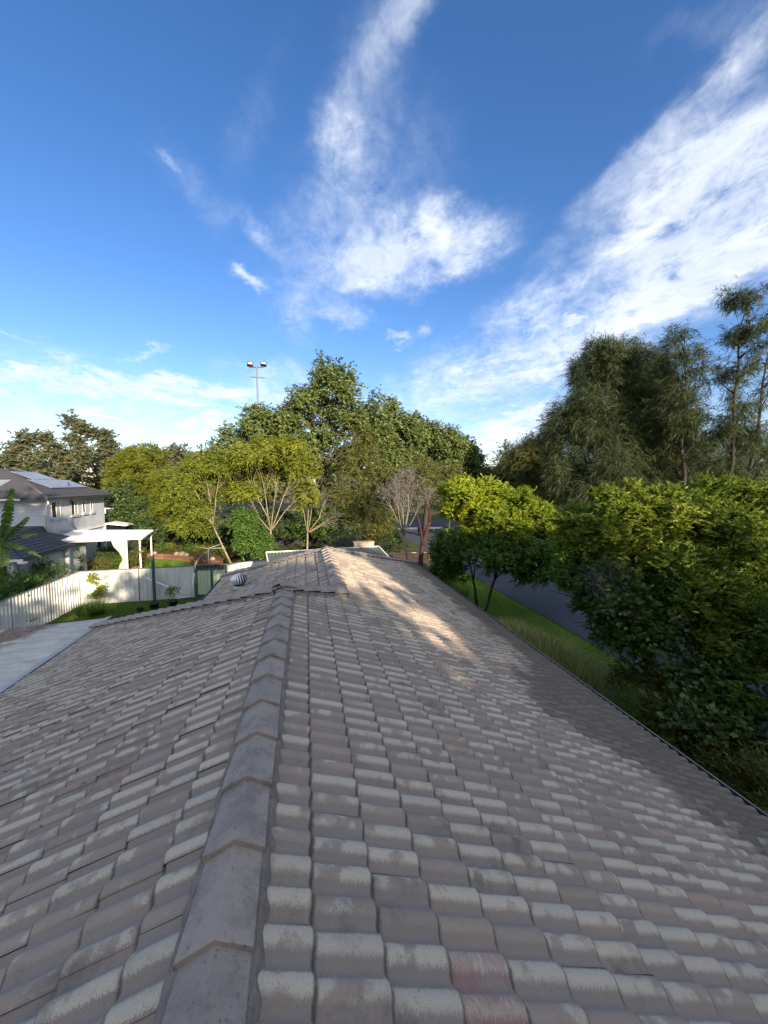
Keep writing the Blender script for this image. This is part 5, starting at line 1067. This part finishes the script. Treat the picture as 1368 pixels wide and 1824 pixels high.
for i, (x, y, r, mt, lb) in enumerate([(-14.4, 28.9, .16, 'stone', 'low stone coloured pot on the ground beside the plant stand'), (-13.9, 29.3, .14, 'terracotta', 'terracotta pot on the ground in the middle of the pergola'), (-13.3, 28.8, .15, 'white_paint', 'white bowl shaped pot on the ground near the front of the pergola')]): pot(x, y, r, .26, lb, M[mt])
for (x, y, z, lb) in ((-16.2, 31.0, 1.75, 'dark hanging basket on the blue grey wall under the pergola'), (-15.2, 33.0, 2.0, 'dark hanging basket near the back of the pergola'), (-11.25, 29.25, 1.7, 'hanging basket on the outer corner post of the pergola')):
    h = thing('hanging_basket', (x, y, z), lb, 'basket'); b = MB(); b.lathe((x, y, z - .2), [(.05, 0), (.15, .1), (.17, .2)], 10); b.build('bowl', M['timber'], h); b = MB(); b.tube([(x, y, z), (x, y, 2.5)], .008, 4); b.build('cord', M['dark_metal'], h); foliage(h, [(x, y, z + .04, .18, .18, .12)], M['leaf_olive'], n_clump=16, stems=3, lps=4, sl=.12, L=.09, W=.04)
for (x, y, r, h, m_, lb) in ((-13.2, 31.5, .9, .75, 'leaf_green', 'light green bush with white blooms on the lawn under the pergola'), (-15.5, 34.0, .9, 1.2, 'leaf_dark', 'dark bush against the blue grey wall behind the pergola'), (-14.9, 31.6, .7, .6, 'leaf_olive', 'brownish low bush between the wall and the lawn'), (-12.6, 31.6, .6, 1.1, 'leaf_olive', 'olive bush behind the right pergola posts')):
    s = thing('garden_bush', (x, y, 0), lb, 'shrub'); limbs(s, (x, y, 0), (x, y, .2), [(x - .2, y, h * .7), (x + .2, y, h * .7)], .03, M['bark_dark'], sub=1); foliage(s, [(x, y, h * .55, r, r * .8, h * .55)], M[m_], n_clump=150, stems=4, lps=6, sl=.25, L=.13, W=.04)

# garden bed with brick edging
path_ = [(-13.5, 35.6), (-11.8, 35.2), (-10.2, 34.2), (-9.0, 33.2), (-7.8, 31.9), (-6.4, 31.2)]
be = thing('brick_edging', (-10, 34, 0), 'low curved red brick edging around the raised garden bed', 'edging')
for (a, b_) in zip(path_, path_[1:]):
    n_ = max(1, int(math.dist(a, b_) / .48))
    for i in range(n_):
        p = Vector((a[0] + (b_[0]-a[0])*i/n_, a[1] + (b_[1]-a[1])*i/n_, 0)); q_ = Vector((a[0] + (b_[0]-a[0])*(i+.96)/n_, a[1] + (b_[1]-a[1])*(i+.96)/n_, 0)); zz_ = .0
        for c in range(2): m_ = MB(); m_.beam(p + Vector((0, 0, .10 + c * .21)), q_ + Vector((0, 0, .10 + c * .21)), .22 + random.uniform(-.02, .02), .19); m_.build('block', M['brick_edge'], be)
bs = MB(); bs.add([(x, y + .15, .38) for x, y in path_] + [(-5.0, 36, .38), (-13.5, 38.5, .38)], [tuple(range(8))]); tag(bs.build('garden_soil', M['mulch']), kind='structure')
for i, (x, y, s) in enumerate([(-10.6, 34.45, .22), (-10.1, 34.25, .26), (-9.7, 34.0, .2), (-7.2, 31.7, .2), (-12.6, 35.45, .16)]):
    b = MB(); b.lathe((x, y, .39), [(s, 0), (s*1.1, s*.5), (s*.7, s*1.1), (s*.2, s*1.3)], 7); o = b.build('rock', M['stone']); tag(o, 'pale rounded rock on the red brick edging, %s of the row of rocks' % ORD[i], 'rock', 'pale rocks along the brick edging')
for i in range(9):
    x = -13.2 + i * .85; y = 36.3 - max(0, i - 2) * .5; s = thing('bed_plant', (x, y, .38), 'small leafy plant in the raised brick edged bed, %s from the left' % ORD[i], 'plant', 'plants in the raised garden bed'); foliage(s, [(x, y, .75, .38, .3, .35)], M[('leaf_olive', 'leaf_green', 'leaf_gold')[i % 3]], n_clump=40, stems=4, lps=5, sl=.2, L=.12, W=.04)
mf = thing('mesh_fence', (-10, 39.8, 0), 'dark mesh fence in the shade behind the garden bed', 'fence')
b = MB(); b.box((-15.5, 40.5, 0), (2.0, 40.53, 1.9)); b.build('mesh', M['dark_void'], mf)
for i in range(8): b = MB(); b.box((-15.5 + i * 2.5, 40.42, 0), (-15.42 + i * 2.5, 40.49, 2.05)); b.build('post', M['dark_metal'], mf)
cl = thing('clothes_line', (-7.0, 29.6, 0), 'grey steel arms of a clothes hoist poking out beside the leaning acacia', 'clothes line')
b = MB(); b.tube([(-7.0, 29.6, 0), (-7.0, 29.6, 1.7)], .03, 6); b.build('mast', M['steel'], cl)
for dx_, dy_, dz_ in ((-1.0, .2, .12), (1.15, .1, -.02), (.9, .6, .25), (.3, -1.0, .05)): b = MB(); b.tube([(-7.0, 29.6, 1.65), (-7.0 + dx_, 29.6 + dy_, 1.65 + dz_)], .02, 5); b.build('arm', M['steel'], cl)
sg = thing('dead_stump', (-7.7, 29.4, 0), 'crooked pale dead branch standing at the end of the brick edging', 'branch'); b = MB(); b.tube([(-7.9, 29.4, 0), (-7.8, 29.4, .7), (-7.3, 29.4, 1.3), (-7.0, 29.4, 1.45)], [.1, .09, .07, .03], 7); b.tube([(-7.8, 29.4, .7), (-8.1, 29.4, 1.1)], [.06, .03], 6); b.build('limb', M['bark_pale'], sg)
ar = MB(); ar.tube([(-9.0, 26.5, 0), (-9.1, 26.5, .8), (-8.8, 26.5, 1.3), (-8.4, 26.5, 1.5)], .015, 5); tag(ar.build('garden_hook', M['dark_metal']), 'thin dark curved garden stake rising from the lawn above the fence', 'stake')

# banana plant and hedge at the far left
bn = thing('banana_plant', (-13.6, 20.0, 0), 'banana plant with long split leaves at the left edge of the picture', 'plant')
b = MB(); b.tube([(-13.5, 20, 0), (-13.45, 20, 1.5), (-13.4, 20, 3.2), (-13.35, 20, 3.7)], [.16, .14, .11, .07], 9); b.build('stem', M['leaf_green'], bn)
for st_ in bn.children: st_.data.attributes.new('lv', 'FLOAT', 'POINT').data.foreach_set('value', [.75] * len(st_.data.vertices))
def banana_leaf(az, L, lift, drp, wd, seed, lvv):
    r = random.Random(seed); c, s = math.cos(az), math.sin(az); vs = []; fs = []; lv = []; k = 26; prev = None
    side = Vector((-s, c, 0)); pts = []
    for i in range(k + 1):
        t = i / k; h = L * (lift * t - drp * t * t); f = L * (t * (1 - .78 * min(1, lift))); pts.append(Vector((-13.36 + c * f, 20 + s * f, 3.65 + h)))
    mb = MB()
    for sgn in (-1, 1):
        for i in range(3, k):
            t0, t1 = i / k, (i + 1) / k; w0 = wd * math.sin(math.pi * min(1, (t0 - .08) / .95)) ** .6; gap = .72 + .28 * r.random() if r.random() < .55 else 1.0; sag = r.uniform(.05, .5)
            p0, p1 = pts[i], pts[i].lerp(pts[i+1], gap); o0 = side * sgn * w0 + Vector((0, 0, -w0 * sag)); mb.add([p0, p1, p1 + o0 + Vector((c, s, 0)) * .06, p0 + o0 + Vector((c, s, 0)) * .05], [(0, 1, 2, 3)])
    o = mb.build('leaf', M['leaf_green'], bn); a = o.data.attributes.new('lv', 'FLOAT', 'FACE'); a.data.foreach_set('value', [min(1, max(0, lvv + r.gauss(0, .12))) for _ in o.data.polygons])
    m2 = MB(); m2.tube(pts, [.03 * (1 - .8 * i / k) for i in range(k + 1)], 5); q_ = m2.build('midrib', M['leaf_green'], o); a = q_.data.attributes.new('lv', 'FLOAT', 'POINT'); a.data.foreach_set('value', [.85] * len(q_.data.vertices))
for k, a in enumerate([(-.2, 2.9, .98, .12, .24, .35), (-.2, 2.5, .62, .12, .26, .45), (.3, 2.0, .45, .25, .24, .35), (-.5, 1.9, .25, .30, .26, .55), (-.9, 1.2, .25, .95, .26, .95), (2.9, 2.6, .95, .15, .26, .35), (2.6, 2.2, .6, .3, .28, .4), (-2.2, 2.0, .5, .5, .28, .5), (.1, 1.6, .15, .55, .22, .7), (1.5, 2.4, .9, .2, .24, .25)]): banana_leaf(a[0], a[1], a[2], a[3], a[4], k, a[5])
t = thing('hedge', (-14.2, 21.8, 0), 'leafy dark hedge behind the long side fence at the left', 'hedge'); foliage(t, [(-13.2, 21.4, 1.1, .9, .7, 1.0), (-14.4, 21.8, 1.0, 1.1, .8, 1.0), (-12.5, 18.6, 1.0, .7, 1.0, 1.2), (-13.6, 19.0, 1.2, 1.0, 1.0, 1.2), (-12.6, 16.4, .9, .8, 1.0, 1.2), (-15.8, 21.8, .9, 1.0, .8, .9)], M['leaf_green'], n_clump=560, stems=5, lps=6, sl=.28, L=.15, W=.06, lvb=-.05, inner=.3)
pf = thing('paling_fence', (-14, 22.75, 0), 'weathered timber paling fence behind the hedge in front of the single storey wing', 'fence')
for i in range(34): x = -16.4 + i * .115; m_ = MB(); m_.box((x, 22.70, .03), (x + .10, 22.72, 1.35 + random.uniform(-.03, .03))); m_.build('paling', M['timber'], pf)
bwl = MB(); bwl.box((-13.4, 24.0, 0), (-11.2, 24.15, 1.35)); tag(bwl.build('garden_wall', M['cement_wall']), 'low white garden wall in front of the pergola curtain, above the corner of the fence', 'wall')
cb = thing('climbing_plant', (-14.7, 24.6, 0), 'dark climbing plant on the corner of the single storey wing', 'plant'); foliage(cb, [(-14.5, 24.7, 1.3, .4, .3, .9), (-13.0, 22.9, 1.6, .6, .3, .35)], M['leaf_dark'], n_clump=110, stems=4, lps=5, sl=.2, L=.12, W=.05, lvb=.1)

# handrail, dark bar over the far road, goal, floodlight
hr = thing('handrail', (9.5, 27, 0), 'thin galvanised handrail with posts beside the red barked trunk', 'handrail')
for (p, q_) in (((6.6, 28.5, 1.0), (9.35, 28.3, 1.0)), ((9.35, 28.3, 1.0), (9.75, 25.6, 1.0))): b = MB(); b.tube([p, q_], .022, 6); b.build('rail', M['steel'], hr)
for (x, y) in ((9.35, 28.3), (9.56, 26.9), (9.75, 25.6), (6.6, 28.5)): b = MB(); b.tube([(x, y, 0), (x, y, 1.0)], .02, 6); b.build('post', M['steel'], hr)
fb = thing('dark_road_bar', (13, 45, 0), 'dark horizontal bar crossing the far road behind the red barked trunk', 'bar')  # long dark box across the road on posts
b = MB(); b.box((8.5, 45, .75), (17.8, 45.1, .95)); b.build('rail', M['dark_metal'], fb)
for x in (8.5, 13.5, 17.7): b = MB(); b.box((x, 45.12, 0), (x + .1, 45.22, .95)); b.build('post', M['dark_metal'], fb)
sp = thing('street_sign_pole', (10.6, 27.3, 0), 'slim dark pole standing between the handrail and the yellow tree', 'pole'); b = MB(); b.tube([(10.6, 27.3, 0), (10.6, 27.3, 4.6)], .05, 7); b.build('shaft', M['dark_metal'], sp); b = MB(); b.lathe((10.6, 27.3, 4.6), [(.06, 0), (.06, .06), (.02, .08)], 8); b.build('cap', M['dark_metal'], sp)
gl = thing('football_goal', (-30.5, 68, 0), 'white goal frame on the distant playing field beside the house corner', 'goal')
for x in (-31.0, -28.0): b = MB(); b.box((x - .06, 67.94, 0), (x + .06, 68.06, 2.3)); b.build('upright', M['white_paint'], gl)
b = MB(); b.box((-31.06, 67.94, 2.3), (-27.94, 68.06, 2.42)); b.build('crossbar', M['white_paint'], gl)
for (x, y, mt, lb) in ((-31.8, 67, 'brick_edge', 'small red cover on the ground left of the white goal frame'), (-30.4, 66, 'white_paint', 'small white cover on the ground before the white goal frame')): m_ = MB(); m_.lathe((x, y, 0), [(.55, 0), (.5, .5), (.3, .8), (.05, .9)], 9); tag(m_.build('ground_cover_bag', M[mt]), lb, 'cover')
sr = thing('low_grey_roof', (-24.5, 52, 0), 'low grey roofed outbuilding beyond the far corner of the two storey house', 'building')
b = MB(); b.box((-27.5, 50, 0), (-21.5, 54, 1.7)); b.build('wall', M['timber'], sr); b = MB(); b.add([(-28, 49.6, 1.7), (-21, 49.6, 1.7), (-21, 54.4, 2.5), (-28, 54.4, 2.5), (-28, 49.6, 1.62), (-21, 49.6, 1.62), (-21, 54.4, 2.42), (-28, 54.4, 2.42)], [(0, 1, 2, 3), (7, 6, 5, 4), (0, 4, 5, 1), (1, 5, 6, 2), (2, 6, 7, 3), (3, 7, 4, 0)]); b.build('roof', M['fence_post'], sr)
lt = thing('floodlight_mast', (-6.7, 60, 0), 'tall grey floodlight mast with two lamps rising above the trees', 'floodlight')
b = MB(); b.tube([(-6.55, 60, 0), (-6.62, 60, 12), (-6.72, 60, 23.2)], [.26, .18, .11], 9); b.build('mast', M['fence_post'], lt)
b = MB(); b.beam((-7.75, 60, 23.1), (-5.75, 60, 23.25), .12, .12); b.build('crossarm', M['dark_metal'], lt)
b = MB(); b.beam((-7.75, 60, 21.75), (-5.55, 60, 21.68), .09, .09); b.build('crossarm', M['dark_metal'], lt)
for (x, z) in ((-7.62, 23.55), (-5.75, 23.7)):
    Mx = Matrix.Translation((x, 60, z)) @ Matrix.Rotation(R(-38), 4, 'X') @ Matrix.Rotation(R(8), 4, 'Z')
    b = MB(); b.box((-.42, -.18, -.32), (.42, .25, .32), Mx); lo = b.build('lamp_head', M['dark_metal'], lt)
    b = MB(); b.box((-.30, -.19, -.20), (.30, -.183, .16), Mx); b.build('lens', M['lamp_glass'], lo); b = MB(); b.beam((x, 60.05, z - .45), (x, 60.05, z - .2), .08, .08); b.build('bracket', M['dark_metal'], lo)
